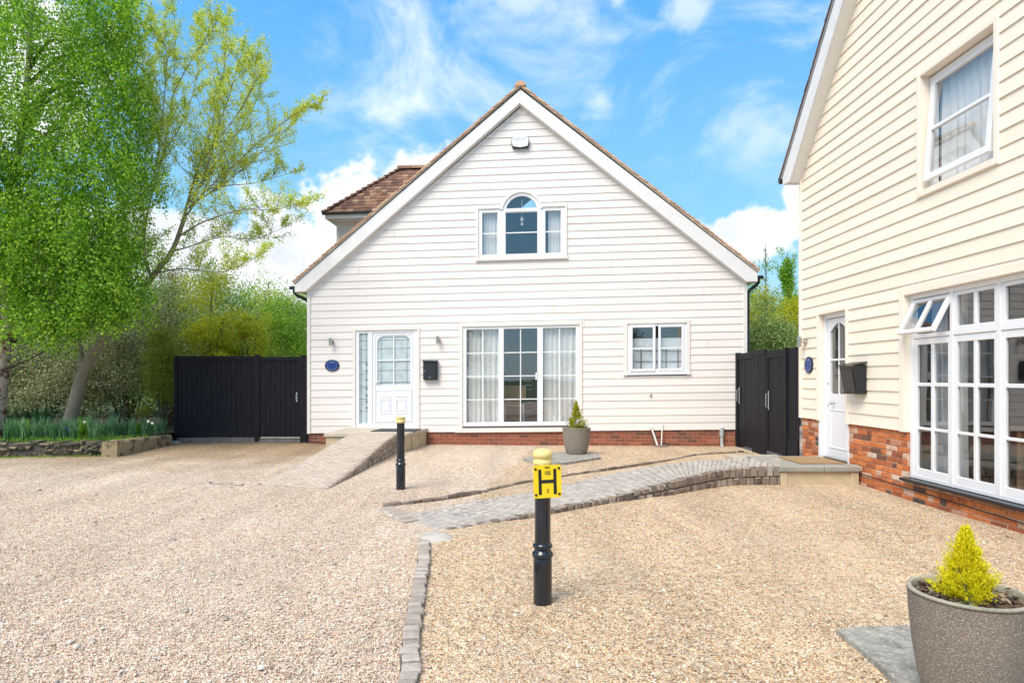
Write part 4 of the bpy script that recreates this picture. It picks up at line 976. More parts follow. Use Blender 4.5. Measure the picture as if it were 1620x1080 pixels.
o = MB(); o.prism([(-2.98,13.35),(-2.05,13.3),(-2.0,13.9),(-2.9,13.95)], .375, .39, 'z'); tag(o.build('doormat', M['mat_grey']), 'thin dark grey doormat on the landing at the white front door', 'doormat')
# ramp: left edge / right edge, top profile
RL = [Vector((-3.30,12.86,.362)), Vector((-3.37,11.9,.27)), Vector((-3.45,10.9,.16)), Vector((-3.53,9.9,.06)), Vector((-3.60,9.0,.004))]
RR = [Vector((-2.36,12.82,.362)), Vector((-2.39,11.9,.30)), Vector((-2.43,10.7,.18)), Vector((-2.47,9.6,.07)), Vector((-2.52,8.55,.004))]
nR = 48; rl, rr = curve(RL, nR), curve(RR, nR)
RP = thing('paved_ramp', 'long pale paved ramp climbing to the white front door', 'ramp'); RP['kind'] = 'structure'
b = MB(); rows = 52
for r in range(rows):
    A, B = at(rl, (r+.5)/rows), at(rr, (r+.5)/rows); nn = 8; sh = (r % 2)*.5
    for k in range(nn+1):
        u = (k+.5-sh)/nn
        if 0 < u < 1: P_ = A.lerp(B, u); P_.z += .006+random.uniform(-.0012,.0012); sett(b, P_, (rl[-1]-rl[0]), (B-A).length/nn*.99, 3.95/rows*1.0, .03, .001, .006)
b.build('pavers', M['paver'], RP, smooth=True)
b = MB()
for i in range(nR-1):
    dz = Vector((0,0,-.004)); b.add([rl[i]+dz, rl[i+1]+dz, rr[i+1]+dz, rr[i]+dz], [(0,1,2,3)])
    for c in (rl, rr): b.add([c[i]+dz, c[i+1]+dz, Vector((c[i+1].x, c[i+1].y, -.05)), Vector((c[i].x, c[i].y, -.05))], [(0,1,2,3)])
b.build('bedding', M['joint_l'], RP)
b = MB(); rg = random.Random(8)
for r in range(34):
    P_ = at(rr, (r+.5)/34); d = rr[-1]-rr[0]; d.z = 0; d.normalize(); ang = math.atan2(d.y, d.x); zt = P_.z-.004
    k = max(1, int(round(zt/.1))); 
    for q in range(k):
        Mx = Matrix.Translation((P_.x+.012, P_.y, 0)) @ Matrix.Rotation(ang, 4, 'Z') @ Matrix.Translation((.05*(q%2), 0, 0)); z1 = zt-q*(zt+.02)/k
        b.bbox(-.062, .062, -.02, .05, z1-(zt+.02)/k+.008, z1, .01, Mx @ Matrix.Scale(-1, 4, (0,1,0)), .004)
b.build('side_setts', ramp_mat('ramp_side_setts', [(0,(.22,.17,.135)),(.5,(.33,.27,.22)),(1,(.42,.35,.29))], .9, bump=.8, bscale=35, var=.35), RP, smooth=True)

# ------------------------------------------------------------------ cream house on the right
CH = thing('cream_house', 'cream weatherboarded house side with steep gable and orange brick base', 'house', (4.88, 10.66, 0), -(math.pi/2-math.atan(.008)))
WR = 8.0
CO = [(.64,1.44,.20,2.50), (2.80,5.78,.0,2.56), (3.10,4.25,3.73,5.10)]
gl = lambda z: 0. if z < 4.85 else (z-4.85)/1.16-.02
gr = lambda z: WR if z < 4.85 else WR-(z-4.85)/1.16
wb = weatherboard(gl, gr, .84, 9.3, .165, CO, lap=.019, seed=21); wb.build('wall', M['board_c'], CH)
b = MB(); b.bbox(-.02, .05, -.038, .12, .835, 4.9, .003); b.build('corner_board', M['trim_c'], CH)
for xa, xb, sd0 in ((0, .62, 30), (1.46, 6.4, 31)): b = bricks(xa, xb, -.10, .832, .018, holes=[(2.79,5.79,.262,.9)], seed=sd0, rough=.006, flemish=True, ch=.064); b.build('brick_base', M['brick_o'], CH)
b = MB(); b.box(0.002, .62, .024, .13, -.2, .83); b.box(1.46, 2.79, .024, .13, -.2, .83); b.box(2.79, 5.79, .024, .13, -.2, .26); b.box(5.79, 7.9, .024, .13, -.2, .83); b.box(.62, 1.46, .024, .13, -.2, .2); b.build('brick_mortar', M['mortar_o'], CH)
b = MB(); b.box(0, WR, 6.9, 7.0, -.2, 4.9); b.box(0, .12, .14, 6.9, -.2, 4.9); b.box(WR-.12, WR, .14, 6.9, -.2, 4.9); b.build('side_wall', M['trim_c'], CH)
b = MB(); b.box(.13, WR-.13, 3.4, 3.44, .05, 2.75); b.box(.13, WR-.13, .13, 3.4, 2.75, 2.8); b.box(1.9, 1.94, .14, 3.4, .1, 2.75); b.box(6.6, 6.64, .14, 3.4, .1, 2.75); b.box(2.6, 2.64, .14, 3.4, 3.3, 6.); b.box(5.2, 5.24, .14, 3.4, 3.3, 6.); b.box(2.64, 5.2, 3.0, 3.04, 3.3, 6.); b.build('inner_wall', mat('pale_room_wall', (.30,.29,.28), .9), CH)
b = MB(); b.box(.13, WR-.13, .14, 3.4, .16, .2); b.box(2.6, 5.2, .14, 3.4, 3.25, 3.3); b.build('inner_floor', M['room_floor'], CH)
# barge, soffit, roof
sl_ = (6.972-4.954)/(1.51+.235); topz = 9.6
bo = lambda s: 4.954+sl_*(s+.235)
bi = lambda s: bo(s)-.27
sA = 4.0
for mir in (1, -1):
    fx = (lambda s: s) if mir > 0 else (lambda s: WR-s)
    poly = [(-.235,4.834),(.02,4.80),(sA, bi(sA)),(sA, bo(sA)),(-.235,4.954)]
    b = MB(); b.prism([(fx(s), z) for s, z in poly], -.215, -.185); b.build('bargeboard', M['barge'], CH)
    b = MB(); b.prism([(fx(s), z-.01) for s, z in poly], -.1845, .05); b.build('soffit', M['trim_w'], CH)
    n = 46; bt = MB(); bs = MB(); Lx = sA+.26; hx, hz = -sl_/math.hypot(1, sl_), 1/math.hypot(1, sl_)
    for i in range(n):
        s0, s1 = -.26+Lx*i/n-.005, -.26+Lx*(i+1)/n+.03
        P2 = lambda s, h: (fx(s+hx*h), bo(s)+hz*h)
        j = random.uniform(-.003,.003); bt.prism([P2(s0,.078+j),P2(s1,.062),P2(s1,.078),P2(s0,.098+j)], -.235+random.uniform(-.004,.004), 7.1)
    bs.prism([P2(-.26,.004),P2(sA,.004),P2(sA,.062),P2(-.26,.062)], -.222, -.10); bs.build('verge', M['slate'], CH); bt.build('roof_tiles', M['tile'], CH)
    b = MB(); b.prism([P2(-.2,-.1),P2(sA,-.1),P2(sA,.0),P2(-.2,.0)], .06, 7.05); b.build('roof_deck', M['dark_room'], CH)
b = MB(); b.prism([(-.40,4.99),(-.40,4.92),(-.37,4.88),(-.32,4.88),(-.29,4.92),(-.29,4.99)], -.22, 7.0); b.build('gutter', M['black_pipe'], CH)
# trims round the openings
b = MB(); b.bbox(.585, .64, -.036, .10, .832, 2.56, .003); b.bbox(1.44, 1.495, -.036, .10, .832, 2.56, .003); b.bbox(.64, 1.44, -.034, .05, 2.50, 2.56, .003); b.box(.64, 1.44, .05, .10, 2.50, 2.52); b.build('door_surround', M['trim_c'], CH)
b = MB(); b.box(.585, .64, -.0, .12, .2, .83); b.box(1.44, 1.46, .0, .12, .2, .83); build_each(b, 'door_jamb', M['white_wood'], CH)
# cream house door
b = MB(); grid_frame(b, [(.642,.70),(1.38,1.438)], [(.25,.275),(2.43,2.499)], .060, .11); cd = b.build('front_door', M['white_wood'], CH)
b = MB(); yd = .082; X0, X1, Z0, Z1, gx0, gx1, gz0, gz1 = .705, 1.376, .28, 2.42, .80, 1.28, 1.26, 2.33
b.box(X0, gx0, yd, .12, Z0, Z1); b.box(gx1, X1, yd, .12, Z0, Z1); b.box(gx0, gx1, yd+.001, .12, Z0, gz0)
pts = [(gx0+(gx1-gx0)*i/12, 2.22+.12*math.sin(math.pi*i/12)) for i in range(13)]
for (a, c) in zip(pts, pts[1:]): b.add([(a[0],yd+.001,a[1]),(c[0],yd+.001,c[1]),(c[0],yd+.001,Z1),(a[0],yd+.001,Z1),(a[0],yd+.03,a[1]),(c[0],yd+.03,c[1])], [(0,1,2,3),(0,4,5,1)])
b.build('door_leaf', M['white_wood'], cd)
b = MB(); b.box(1.028, 1.052, yd+.003, yd+.02, gz0, gz1); b.box(gx0, 1.028, yd+.004, yd+.02, 1.77, 1.80); b.box(1.052, gx1, yd+.004, yd+.02, 1.77, 1.80); b.build('glazing_bars', M['white_wood'], cd)
pane(cd, gx0, gx1, gz0, gz1, yd+.022, M['glass_s'])
b = MB(); mould(.80, 1.28, .42, 1.02, .02, yd); b.build('door_mouldings', M['white_wood'], cd)
b = MB(); b.lathe([(.012,0),(.012,.03),(.028,.04),(.03,.055),(.018,.07)], (.93,yd,1.12), 16, Matrix.Rotation(R(90),4,'X')); b.build('knob', M['steel'], cd, smooth=True)
for z in (1.08, 1.42): b = MB(); b.lathe([(.013,0),(.013,.012)], (.745,yd,z), 12, Matrix.Rotation(R(90),4,'X')); b.build('lock', M['brushed'], cd, smooth=True)
b = MB(); b.bbox(.69, 1.40, .02, .12, .255, .279, .004); b.build('threshold_bar', M['brushed'], cd)
# big window of the cream house
u0 = 2.917; pit = .685; yw = .058
xsx = [(2.80,2.917)]
for k in range(4):
    a = u0+k*pit; xsx += [(a+.23, a+.315), (a+.54, a+.685 if k < 3 else a+.66)]
b = MB(); X0w, X1w = 2.80, u0+3*pit+.66
ups = [(2.80,2.86)]+[(u0+k*pit+.585, u0+(k+1)*pit-.045) for k in range(3)]+[(u0+3*pit+.59, u0+3*pit+.66)]
grid_frame(b, ups, [(.272,.32),(1.985,2.035),(2.47,2.525)], yw-.012, yw+.05); bw = b.build('large_window', M['white_wood'], CH)
b = MB()
for k in range(4):
    a = u0+k*pit
    for (z0, z1, rails) in ((.322, 1.983, ((.405-.0,.405),(.875,.908),(1.402,1.445))), (2.037, 2.468, ())):
        if k == 0 and z0 > 2: continue
        zb = .405 if z0 < 1 else 2.085; zt = 1.905 if z0 < 1 else 2.425; y0, y1 = yw, yw+.035
        xa, xb = a-.055, a+.583
        b.bbox(xa, a, y0, y1, z0, z1, .005); b.bbox(a+.54, xb, y0, y1, z0, z1, .005); b.bbox(a, a+.54, y0+.001, y1, z0, zb, .005); b.bbox(a, a+.54, y0+.001, y1, zt, z1, .005)
        b.bbox(a+.245, a+.30, y0+.002, y1, zb, zt, .008)
        for (r0, r1) in rails:
            if r1-r0 > .01: b.bbox(a, a+.245, y0+.003, y1, r0, r1, .006); b.bbox(a+.30, a+.54, y0+.003, y1, r0, r1, .006)
b.build('sash_frames', M['white_wood'], bw)
pane(bw, u0-.05, X1w-.05, .35, 1.95, yw+.028, M['glass_s']); pane(bw, u0+pit-.05, X1w-.05, 2.05, 2.45, yw+.028, M['glass_s'])
Mv = Matrix.Translation((0, yw-.004, 2.465)) @ Matrix.Rotation(R(-27), 4, 'X')            # top hung vent, open
vo = MB(); xa, xb, hh = u0-.06, u0+.60, -.47
vo.bbox(xa, xa+.055, 0, .04, hh, 0, .005, Mv); vo.bbox(xb-.055, xb, 0, .04, hh, 0, .005, Mv); vo.bbox(xa+.055, xb-.055, .002, .04, hh, hh+.05, .005, Mv); vo.bbox(xa+.055, xb-.055, .002, .04, -.05, 0, .005, Mv); vo.bbox((xa+xb)/2-.027, (xa+xb)/2+.027, .003, .036, hh+.05, -.05, .006, Mv)
vt = vo.build('open_vent', M['white_wood'], bw); vt['label'] = 'small white top vent standing open'
b = MB(); b.add([Mv @ Vector(p) for p in ((xa+.05,.025,hh+.045),(xb-.05,.025,hh+.045),(xb-.05,.025,-.045),(xa+.05,.025,-.045))], [(0,1,2,3)]); b.build('vent_glass', M['glass_s'], bw)
b = MB(); b.tube([(xb-.12, yw, 2.06), (xb-.16, yw-.10, 2.08)], .006, 6); b.build('window_stay', M['steel'], bw)
b = MB(); b.bbox(2.71, 2.80, -.036, .10, .832, 2.62, .003); b.bbox(2.80, 5.80, -.034, .10, 2.526, 2.62, .003); b.bbox(5.80, 5.88, -.036, .10, .832, 2.62, .003); b.build('surround', M['trim_c'], bw)
b = MB(); b.bbox(2.77, 5.9, -.075, .06, .232, .268, .006); b.build('sill', M['black_pipe'], bw)
curtain(2.88, 3.18, .3, 2.5, .26, 4, .03, None, CH, 'curtain', M['curtain_d'], 'grey curtain at the left edge of the big cream house window', 'drawn back curtains')
curtain(3.22, 3.42, .3, 2.5, .32, 3, .03, None, CH, 'curtain', M['curtain'], 'white curtain pulled aside in the first bay of the big window', 'drawn back curtains')
curtain(5.3, 5.7, .3, 2.5, .26, 4, .03, None, CH, 'curtain', M['curtain'], 'white curtain at the far right end inside the big window', 'drawn back curtains')
t = thing('dining_table', 'dark dining table just inside the big cream house window', 'table'); t.matrix_basis = CH.matrix_basis @ Matrix.Translation((4.3, 1.2, .2))
b = MB(); b.bbox(-.9, .9, -.4, .4, .71, .75, .01); b.build('tabletop', M['oak'], t)
for x in (-.8,.8):
    for y in (-.33,.33): b = MB(); b.box(x-.03, x+.03, y-.03, y+.03, 0, .71); b.build('leg', M['oak'], t)
# upper window
b = MB(); grid_frame(b, [(3.11,3.19),(4.16,4.24)], [(3.745,3.80),(5.01,5.08)], .085, .14); uw = b.build('upper_window', M['white_wood'], CH)
b = MB(); b.bbox(3.045, 3.10, -.036, .10, 3.66, 5.16, .003); b.bbox(4.25, 4.305, -.036, .10, 3.66, 5.16, .003); b.bbox(3.10, 4.25, -.034, .14, 5.10, 5.16, .003); b.bbox(3.10, 4.25, -.040, .14, 3.66, 3.73, .003)
b.box(3.10, 3.106, -.03, .14, 3.73, 5.10); b.build('surround', M['trim_c'], uw)
Mv = Matrix.Translation((0, .075, 5.03)) @ Matrix.Rotation(R(-5), 4, 'X'); vo = MB(); xa, xb, hh = 3.15, 4.19, -1.21
vo.bbox(xa, xa+.07, 0, .045, hh, 0, .005, Mv); vo.bbox(xb-.07, xb, 0, .045, hh, 0, .005, Mv); vo.bbox(xa+.07, xb-.07, .002, .045, hh, hh+.08, .005, Mv); vo.bbox(xa+.07, xb-.07, .002, .045, -.06, 0, .005, Mv); vo.bbox(xa+.07, xb-.07, .004, .04, -.62, -.575, .006, Mv)
vt = vo.build('open_sash', M['white_wood'], uw)
b = MB(); b.add([Mv @ Vector(p) for p in ((xa+.06,.03,hh+.07),(xb-.06,.03,hh+.07),(xb-.06,.03,-.05),(xa+.06,.03,-.05))], [(0,1,2,3)]); b.build('glass', glass_mat('bright_glass', .2, boost=1.), uw)
curtain(3.13, 4.22, 3.7, 5.08, .185, 9, .018, None, CH, 'curtain', M['curtain'], 'white curtain added inside the upper cream house window in place of a pale reflection', 'drawn back curtains')  # added curtain pales the pane in place of a sky reflection
# things fixed on the cream house
wall_lamp(CH, .20, 2.10, 'small brushed steel cylinder lamp on cream boards left of the door')
oval_plaque(CH, .31, 1.718, .135, .135, 'round blue house plaque with dark rim on the cream boards', None, 'THE')
t = thing('letterbox', 'tapered black letterbox with sloping lid on the cream boards', 'letterbox'); t.matrix_basis = CH.matrix_basis @ Matrix.Translation((1.80, -.022, 1.48))
b = MB(); b.add([(-.17,-.20,.19),(.17,-.20,.19),(.17,0,.19),(-.17,0,.19),(-.17,-.125,-.20),(.17,-.125,-.20),(.17,0,-.20),(-.17,0,-.20)], [(0,1,2,3),(4,7,6,5),(0,4,5,1),(1,5,6,2),(2,6,7,3),(3,7,4,0)]); b.build('body', M['mbox'], t)
b = MB(); b.add([(-.185,-.235,.19),(.185,-.235,.19),(.185,.0,.235),(-.185,.0,.235),(-.185,-.235,.20),(.185,-.235,.20),(.185,0,.25),(-.185,0,.25)], [(0,3,2,1),(4,5,6,7),(0,1,5,4),(1,2,6,5),(2,3,7,6),(3,0,4,7)]); b.build('lid', M['mbox'], t)
b = MB(); b.add([(-.15,-.197,.14),(.15,-.197,.14),(.15,-.137,-.17),(-.15,-.137,-.17)], [(0,3,2,1)]); b.build('door', mat('dark_grey_paint', (.03,.032,.038), .35), t)
b = MB(); b.lathe([(.011,0),(.011,.006)], (-.12,-.172,-.0), 12, Matrix.Rotation(R(90),4,'X')); b.build('lock', mat('copper_lock', (.5,.2,.15), .3, metal=.8), t)
b = MB(); b.tube(curve([(1.5,-.012,.20),(1.62,-.012,.165),(2.3,-.012,.15),(3.0,-.012,.135),(3.6,-.012,.125),(4.4,-.012,.11),(5.5,-.012,.09)], 40), .007, 6); o = b.build('cable', M['cable'], None, smooth=True); place(o, CH); tag(o, 'long thin black cable clipped along the orange brick base', 'cable')

# landing of the cream house
LC = thing('stone_landing', 'grey flagstone landing on buff side stones at the cream house door', 'landing')
x0, x1, y0, y1 = 3.76, 4.86, 8.85, 10.06
b = MB()
for i, (a, c) in enumerate(((x0-.02, x0+.60), (x0+.608, x1))):
    for (p, q) in ((y0-.03, y0+.58), (y0+.588, y1)): b.bbox(a, c, p, q, .195, .262+random.uniform(-.001,.001), .008)
b.build('flagstones', M['flag'], LC)
b = MB(); b.box(x0+.10, x1-.10, y0+.02, y1-.03, -.05, .19); b.bbox(x0, x0+.10, y0, y0+.10, -.05, .192, .006); b.bbox(x1-.11, x1, y0, y0+.10, -.05, .192, .006); b.box(x0, x0+.1, y0+.1, y1-.03, -.05, .19); b.build('side_stones', M['sandstone'], LC)
b = MB(); 
for i in range(1):
    b.bbox(4.15, 4.80, 9.12, 9.85, .264, .280, .006)
tag(b.build('doormat', M['mat_tan']), 'tan coir doormat on the flagstone landing', 'doormat')
b = MB(); b.box(3.9, 4.83, 10.075, 11.6, -.04, .10); tag(b.build('paving_slabs', M['sandstone_g']), 'low pale paving slabs behind the landing in front of the gates', 'paving')

# ------------------------------------------------------------------ black timber fences and gates
def boards(b, x0, x1, z0, z1, y, w_=.118, seed=0, xf=None):
    rg = random.Random(seed); n = max(1, int(round((x1-x0)/w_))); w_ = (x1-x0)/n
    for i in range(n): b.bbox(x0+i*w_+.0015, x0+(i+1)*w_-.0015, y+rg.uniform(-.003,.003), y+.025, z0+rg.uniform(-.004,.004), z1, .004)
def d_handle(root, x, y, z, l=.19, nm='handle'):
    b = MB(); b.bbox(x-.017, x+.017, y-.006, y, z-l/2-.03, z+l/2+.03, .002); b.tube([(x,y-.006,z-l/2+.02),(x,y-.05,z-l/2+.03),(x,y-.05,z+l/2-.03),(x,y-.006,z+l/2-.02)], .009, 8); return b.build(nm, M['steel'], root, smooth=False)
FL = thing('timber_fence', 'wide black timber fence panel left of the white house', 'fence', (-7.86, 14.72, .03))
b = MB(); boards(b, .06, 1.90, .10, 1.97, 0, seed=2); b.build('boards', M['black_wood'], FL)
b = MB(); b.bbox(-.0, .075, -.03, .07, .0, 1.99, .004); b.bbox(1.87, 1.985, -.035, .07, .0, 2.02, .004); build_each(b, 'post', M['black_wood'], FL)
b = MB(); b.bbox(.075, 1.87, -.02, -.004, .10, .24, .004); b.bbox(.075, 1.87, -.02, -.004, 1.90, 1.985, .004); build_each(b, 'rail', M['black_wood'], FL)
b = MB(); b.bbox(-.02, 1.99, -.03, .04, -.03, .085, .006); b.build('gravel_board', M['grey_wood'], FL)
GL = thing('garden_gate', 'narrow black timber gate with steel latch beside the white house corner', 'gate', (-5.87, 14.72, .03))
b = MB(); boards(b, .01, .95, .11, 1.96, .0, seed=3); b.build('boards', M['black_wood'], GL)
b = MB(); b.bbox(0, .95, -.02, -.004, 1.88, 1.965, .004); b.bbox(.95, 1.10, -.04, .07, 0, 2.0, .004); b.build('frame', M['black_wood'], GL)
b = MB(); b.bbox(-.0, .95, -.03, .04, -.03, .05, .006); b.build('bottom_board', M['grey_wood'], GL)
b = MB(); b.bbox(.02, .94, -.015, .02, .075, .10, .004); b.build('sill_strip', M['sandstone_g'], GL)
d_handle(GL, .86, -.004, 1.03, .16)
# right gates run from the white house corner towards the cream house
p0, p1 = Vector((4.905, 13.80, 0)), Vector((4.86, 10.72, 0)); dd = (p1-p0); ang = math.atan2(dd.y, dd.x); LEN = dd.length
gx = lambda px: (lambda dx: ((dx*13.8-4.905)/( (4.86-4.905)/LEN+dx*3.08/LEN)))((px-CX)/F)
s1, s2, s3, s4 = gx(1190.8), gx(1212.5), gx(1242.6), LEN
G1 = thing('garden_gate', 'black timber gate with loop handle nearest the white house right corner', 'gate', p0, ang)
b = MB(); boards(b, .05, s1, .07, 2.02, 0, seed=5); b.build('boards', M['black_wood'], G1); b = MB(); b.bbox(0, .10, -.03, .06, .03, 2.05, .004); b.bbox(.05, s1, -.018, -.004, 1.9, 2.03, .004); b.build('frame', M['black_wood'], G1); d_handle(G1, .22, -.018, 1.13, .30)
PF = thing('timber_fence', 'fixed black timber strip between the two loop handled gates', 'fence', p0, ang)
b = MB(); boards(b, s1+.006, s2, -.02, 2.03, -.02, seed=6); b.build('boards', M['black_wood'], PF); b = MB(); b.bbox(s1+.01, s2-.004, -.035, -.024, 1.95, 2.06, .004); b.build('rail', M['black_wood'], PF)
G2 = thing('garden_gate', 'black timber gate with loop handle next to the cream house', 'gate', p0, ang)
b = MB(); boards(b, s2+.01, s3, .12, 2.0, 0, seed=7); b.build('boards', M['black_wood'], G2); b = MB(); b.bbox(s2+.01, s3, -.018, -.004, 1.88, 2.02, .004); b.bbox(s2+.01, s2+.09, -.018, -.004, .12, 1.878, .004); b.bbox(s3-.09, s3, -.018, -.004, .12, 1.878, .004); b.build('frame', M['black_wood'], G2); d_handle(G2, s2+.16, -.02, 1.08, .30)
PG = thing('gate_post_panel', 'tall black timber panel closing the gap to the cream house corner', 'fence', p0, ang)
b = MB(); b.bbox(s3+.006, s3+.13, -.05, .06, .0, 2.03, .005); b.build('post', M['black_wood'], PG); b = MB(); boards(b, s3+.132, LEN+.02, -.0, 2.03, -.015, seed=8); b.bbox(s3+.132, LEN+.02, -.03, -.017, .0, .45, .004); b.build('boards', M['black_wood'], PG)

# ------------------------------------------------------------------ bollards and hydrant sign
def bollard(x, y, label, dome, hb=1.0):
    o = thing('bollard', label, 'bollard', (x, y, 0), group='black bollards with pale yellow caps')
    b = MB(); b.lathe([(.062,-.1),(.0625,.285),(.062,.30),(.058,.312)], n=40); b.build('base', M['bollard'], o, smooth=True)
    b = MB(); b.lathe([(.056,.312),(.068,.318),(.0725,.33),(.068,.345),(.058,.355),(.054,.366),(.060,.375),(.0665,.385),(.0665,.396),(.060,.405),(.053,.41)], n=40); b.build('collar', M['bollard'], o, smooth=True)
    b = MB(); b.lathe([(.0535,.408),(.0525,.93)], n=40); b.build('shaft', M['bollard'], o, smooth=True)
    if dome: pr = [(.054,.926),(.064,.930),(.067,.941),(.065,.953),(.0565,.961),(.0555,.970),(.063,.976),(.0675,.988),(.067,1.001),(.059,1.017),(.041,1.029),(.015,1.034)]
    else: pr = [(.056,.895),(.064,.90),(.0665,.912),(.066,.925),(.0585,.936),(.0575,.948),(.064,.955),(.067,.965),(.066,.974),(.055,.976),(.05,.965),(.02,.962)]
    b = MB(); b.lathe(pr, n=40); b.build('cap', M['cap'], o, smooth=True); return o
bx, by = G(858.5, 955); bollard(bx, by, 'near black bollard with domed yellow cap carrying the hydrant sign', True)
sx_, sy_ = G(634, 773); bollard(sx_, sy_, 'far black bollard with broken flat yellow cap by the paved ramp', False)
Hs = thing('hydrant_sign', 'square yellow sign with black H fixed near the bollard top', 'sign'); 
Hs.matrix_basis = Matrix.Translation((bx+.028, by-.058, .824)) @ Matrix.Rotation(R(9), 4, 'Z') @ Matrix.Rotation(R(-1.5), 4, 'Y')
b = MB(); hw, hh_ = .093, .107; r_ = .014
pts = []
for (cx_, cz_, a0) in ((hw-r_, hh_-r_, 0), (-hw+r_, hh_-r_, 90), (-hw+r_, -hh_+r_, 180), (hw-r_, -hh_+r_, 270)):
    for i in range(5): a = R(a0+22.5*i); pts.append((cx_+r_*math.cos(a), cz_+r_*math.sin(a)))
b.prism(pts, -.004, .002); b.build('plate', M['sign_y'], Hs)
b = MB(); yt = -.0062
b.box(-.060, -.040, yt, -.0042, -.084, .081); b.box(.040, .060, yt, -.0042, -.084, .081); b.box(-.040, .040, yt, -.0042, -.010, .012); b.build('letter_h', M['sign_k'], Hs)
text_obj('number', '100', .037, M['sign_k'], Hs, Matrix.Translation((0, -.0055, .055)) @ Matrix.Scale(.8, 4, (1,0,0))); text_obj('number', '3', .034, M['sign_k'], Hs, Matrix.Translation((0, -.0055, -.061))); text_obj('lettering', 'FIRE', .019, M['sign_k'], Hs, Matrix.Translation((0, -.0055, .091)))
for x in (-.078, .078):
    for z in (-.085, .084): b = MB(); b.lathe([(.009,0),(.008,.004),(.003,.006)], (x,-.004,z), 8, Matrix.Rotation(R(90),4,'X')); b.build('bolt', M['sign_k'], Hs)

# ------------------------------------------------------------------ planters
def planter(x, y, z, label, rot=0, k=1.):
    o = thing('planter', label, 'planter', (x, y, z), rot, group='rough grey round planters')
    pr = [(.190,0),(.198,.010),(.226,.105),(.250,.24),(.266,.38),(.272,.478),(.276,.49),(.274,.497),(.268,.50),(.252,.498),(.248,.49),(.245,.40)]; pr = [(a*k, c) for a, c in pr]
    b = MB(); b.lathe(pr[:7], n=64); b.v = b.v
    b.f = b.f[:-1]; b.build('bowl', M['pot'], o, smooth=True)
    b = MB(); b.lathe(pr[5:], n=64); b.f = b.f[:-2]; b.build('rim', M['pot_rim'], o, smooth=True)
    k_ = k; b = MB(); n = 24; vs = [(0,0,.475)]; fs = []
    for r in range(1, 8):
        for k in range(n): a = 2*math.pi*k/n; rr_ = .247*k_*r/7; vs.append((rr_*math.cos(a), rr_*math.sin(a), .472+.02*mnoise.noise((rr_*9*math.cos(a), rr_*9*math.sin(a), x))-.02*(r/7)**3))
    fs = [(0, 1+k, 1+(k+1)%n) for k in range(n)]+[(1+(r-1)*n+k, 1+r*n+k, 1+r*n+(k+1)%n, 1+(r-1)*n+(k+1)%n) for r in range(1,7) for k in range(n)]
    b.add(vs, fs); b.build('compost', M['soil'], o, smooth=True)
    b = MB(); rg = random.Random(int(x*100))
    for i in range(420):
        a = rg.uniform(0, 6.283); r = .24*k_*math.sqrt(rg.random()); l = rg.uniform(.006,.022)
        Mx = Matrix.Translation((r*math.cos(a), r*math.sin(a), .478+rg.uniform(-.006,.014)-.02*(r/.25)**3)) @ Matrix.Rotation(rg.uniform(0,6.28),4,'Z') @ Matrix.Rotation(rg.uniform(-.6,.6),4,'Y'); b.box(-l, l, -l*.35, l*.35, -.002, .002, Mx)
    b.build('bark_mulch', M['chip'], o); return o
M['goldc'] = leaf_mat('golden_conifer_needles', [(0,(.52,.50,.012)),(.45,(.80,.72,.014)),(.8,(.92,.80,.03)),(1,(.36,.44,.014))], .25)
M['goldc2'] = leaf_mat('yellow_green_conifer_needles', [(0,(.16,.20,.012)),(.4,(.38,.38,.015)),(.8,(.60,.55,.02)),(1,(.16,.24,.012))], .25)
def conifer(x, y, z, h, r, m, label, n, seed, lean=0.):
    rg = np.random.default_rng(seed); o = thing('golden_conifer', label, 'conifer', (x, y, z), group='golden dwarf conifers')
    b = MB(); b.tube([(0,0,-.03),(0,0,h*.75)], [.012,.003], 6); b.build('stem', M['twig'], o)
    P=[]; Dv=[]; S=[]
    sprigs = int(n/26)
    for i in range(sprigs):
        t = rg.random()**1.25; rad = r*np.interp(t, [0,.12,.3,.55,.8,1], [.80,1.04,.98,.62,.30,.05]); a = rg.uniform(0, 2*np.pi); lump = 1+.18*np.sin(3*a+9*t)+.16*rg.standard_normal()
        rr_ = rad*lump*rg.uniform(.55,1.0); base = np.array([rr_*.62*np.cos(a), rr_*.62*np.sin(a), t*h*.93]); tip = np.array([rr_*np.cos(a), rr_*np.sin(a), t*h*.93+h*.085*rg.uniform(.6,1.5)])
        d = tip-base; L_ = np.linalg.norm(d)+1e-6
        for k in range(26):
            u = rg.random(); p = base+d*u+rg.normal(0,.006,3); dv = d/L_+rg.normal(0,.45,3); dv[2] += .35; P.append(p); Dv.append(dv/np.linalg.norm(dv)); S.append(rg.uniform(.011,.021)*(h/.4))
    P=np.array(P); Dv=np.array(Dv); S=np.array(S)[:,None]; sd_=np.cross(Dv, rg.normal(0,1,P.shape)); sd_/=np.linalg.norm(sd_,axis=1)[:,None]+1e-9
    P[:,0]+=lean*P[:,2]
    q = np.stack([P-Dv*S*.5, P+sd_*S*.16, P+Dv*S*.55, P-sd_*S*.16], 1).reshape(-1,3); fast_mesh('foliage', q, 4, m, o); return o
psx, psy = 1.25, 12.25
planter(psx, psy, .045, 'smaller looking grey planter standing before the white house brick base')
conifer(psx-.01, psy-.02, .48, .56, .185, M['goldc2'], 'small golden conifer in the far planter by the patio window', 9500, 5)
b = MB(); poly = [G(827,725,.04), G(838,729,.04), G(868,732.5,.04), G(893,731.5,.04), G(925,727,.04), G(950,723,.04), G(946,717,.04), G(905,714,.04), G(860,716,.04)]
b.prism(poly, -.02, .042, 'z'); tag(b.build('stone_slab', M['slab']), 'irregular thin slate slab under the far planter', 'slab')
bpx, bpy_ = 2.052, 2.845
planter(bpx, bpy_, .045, 'near grey planter in the bottom right corner', 1., .86)
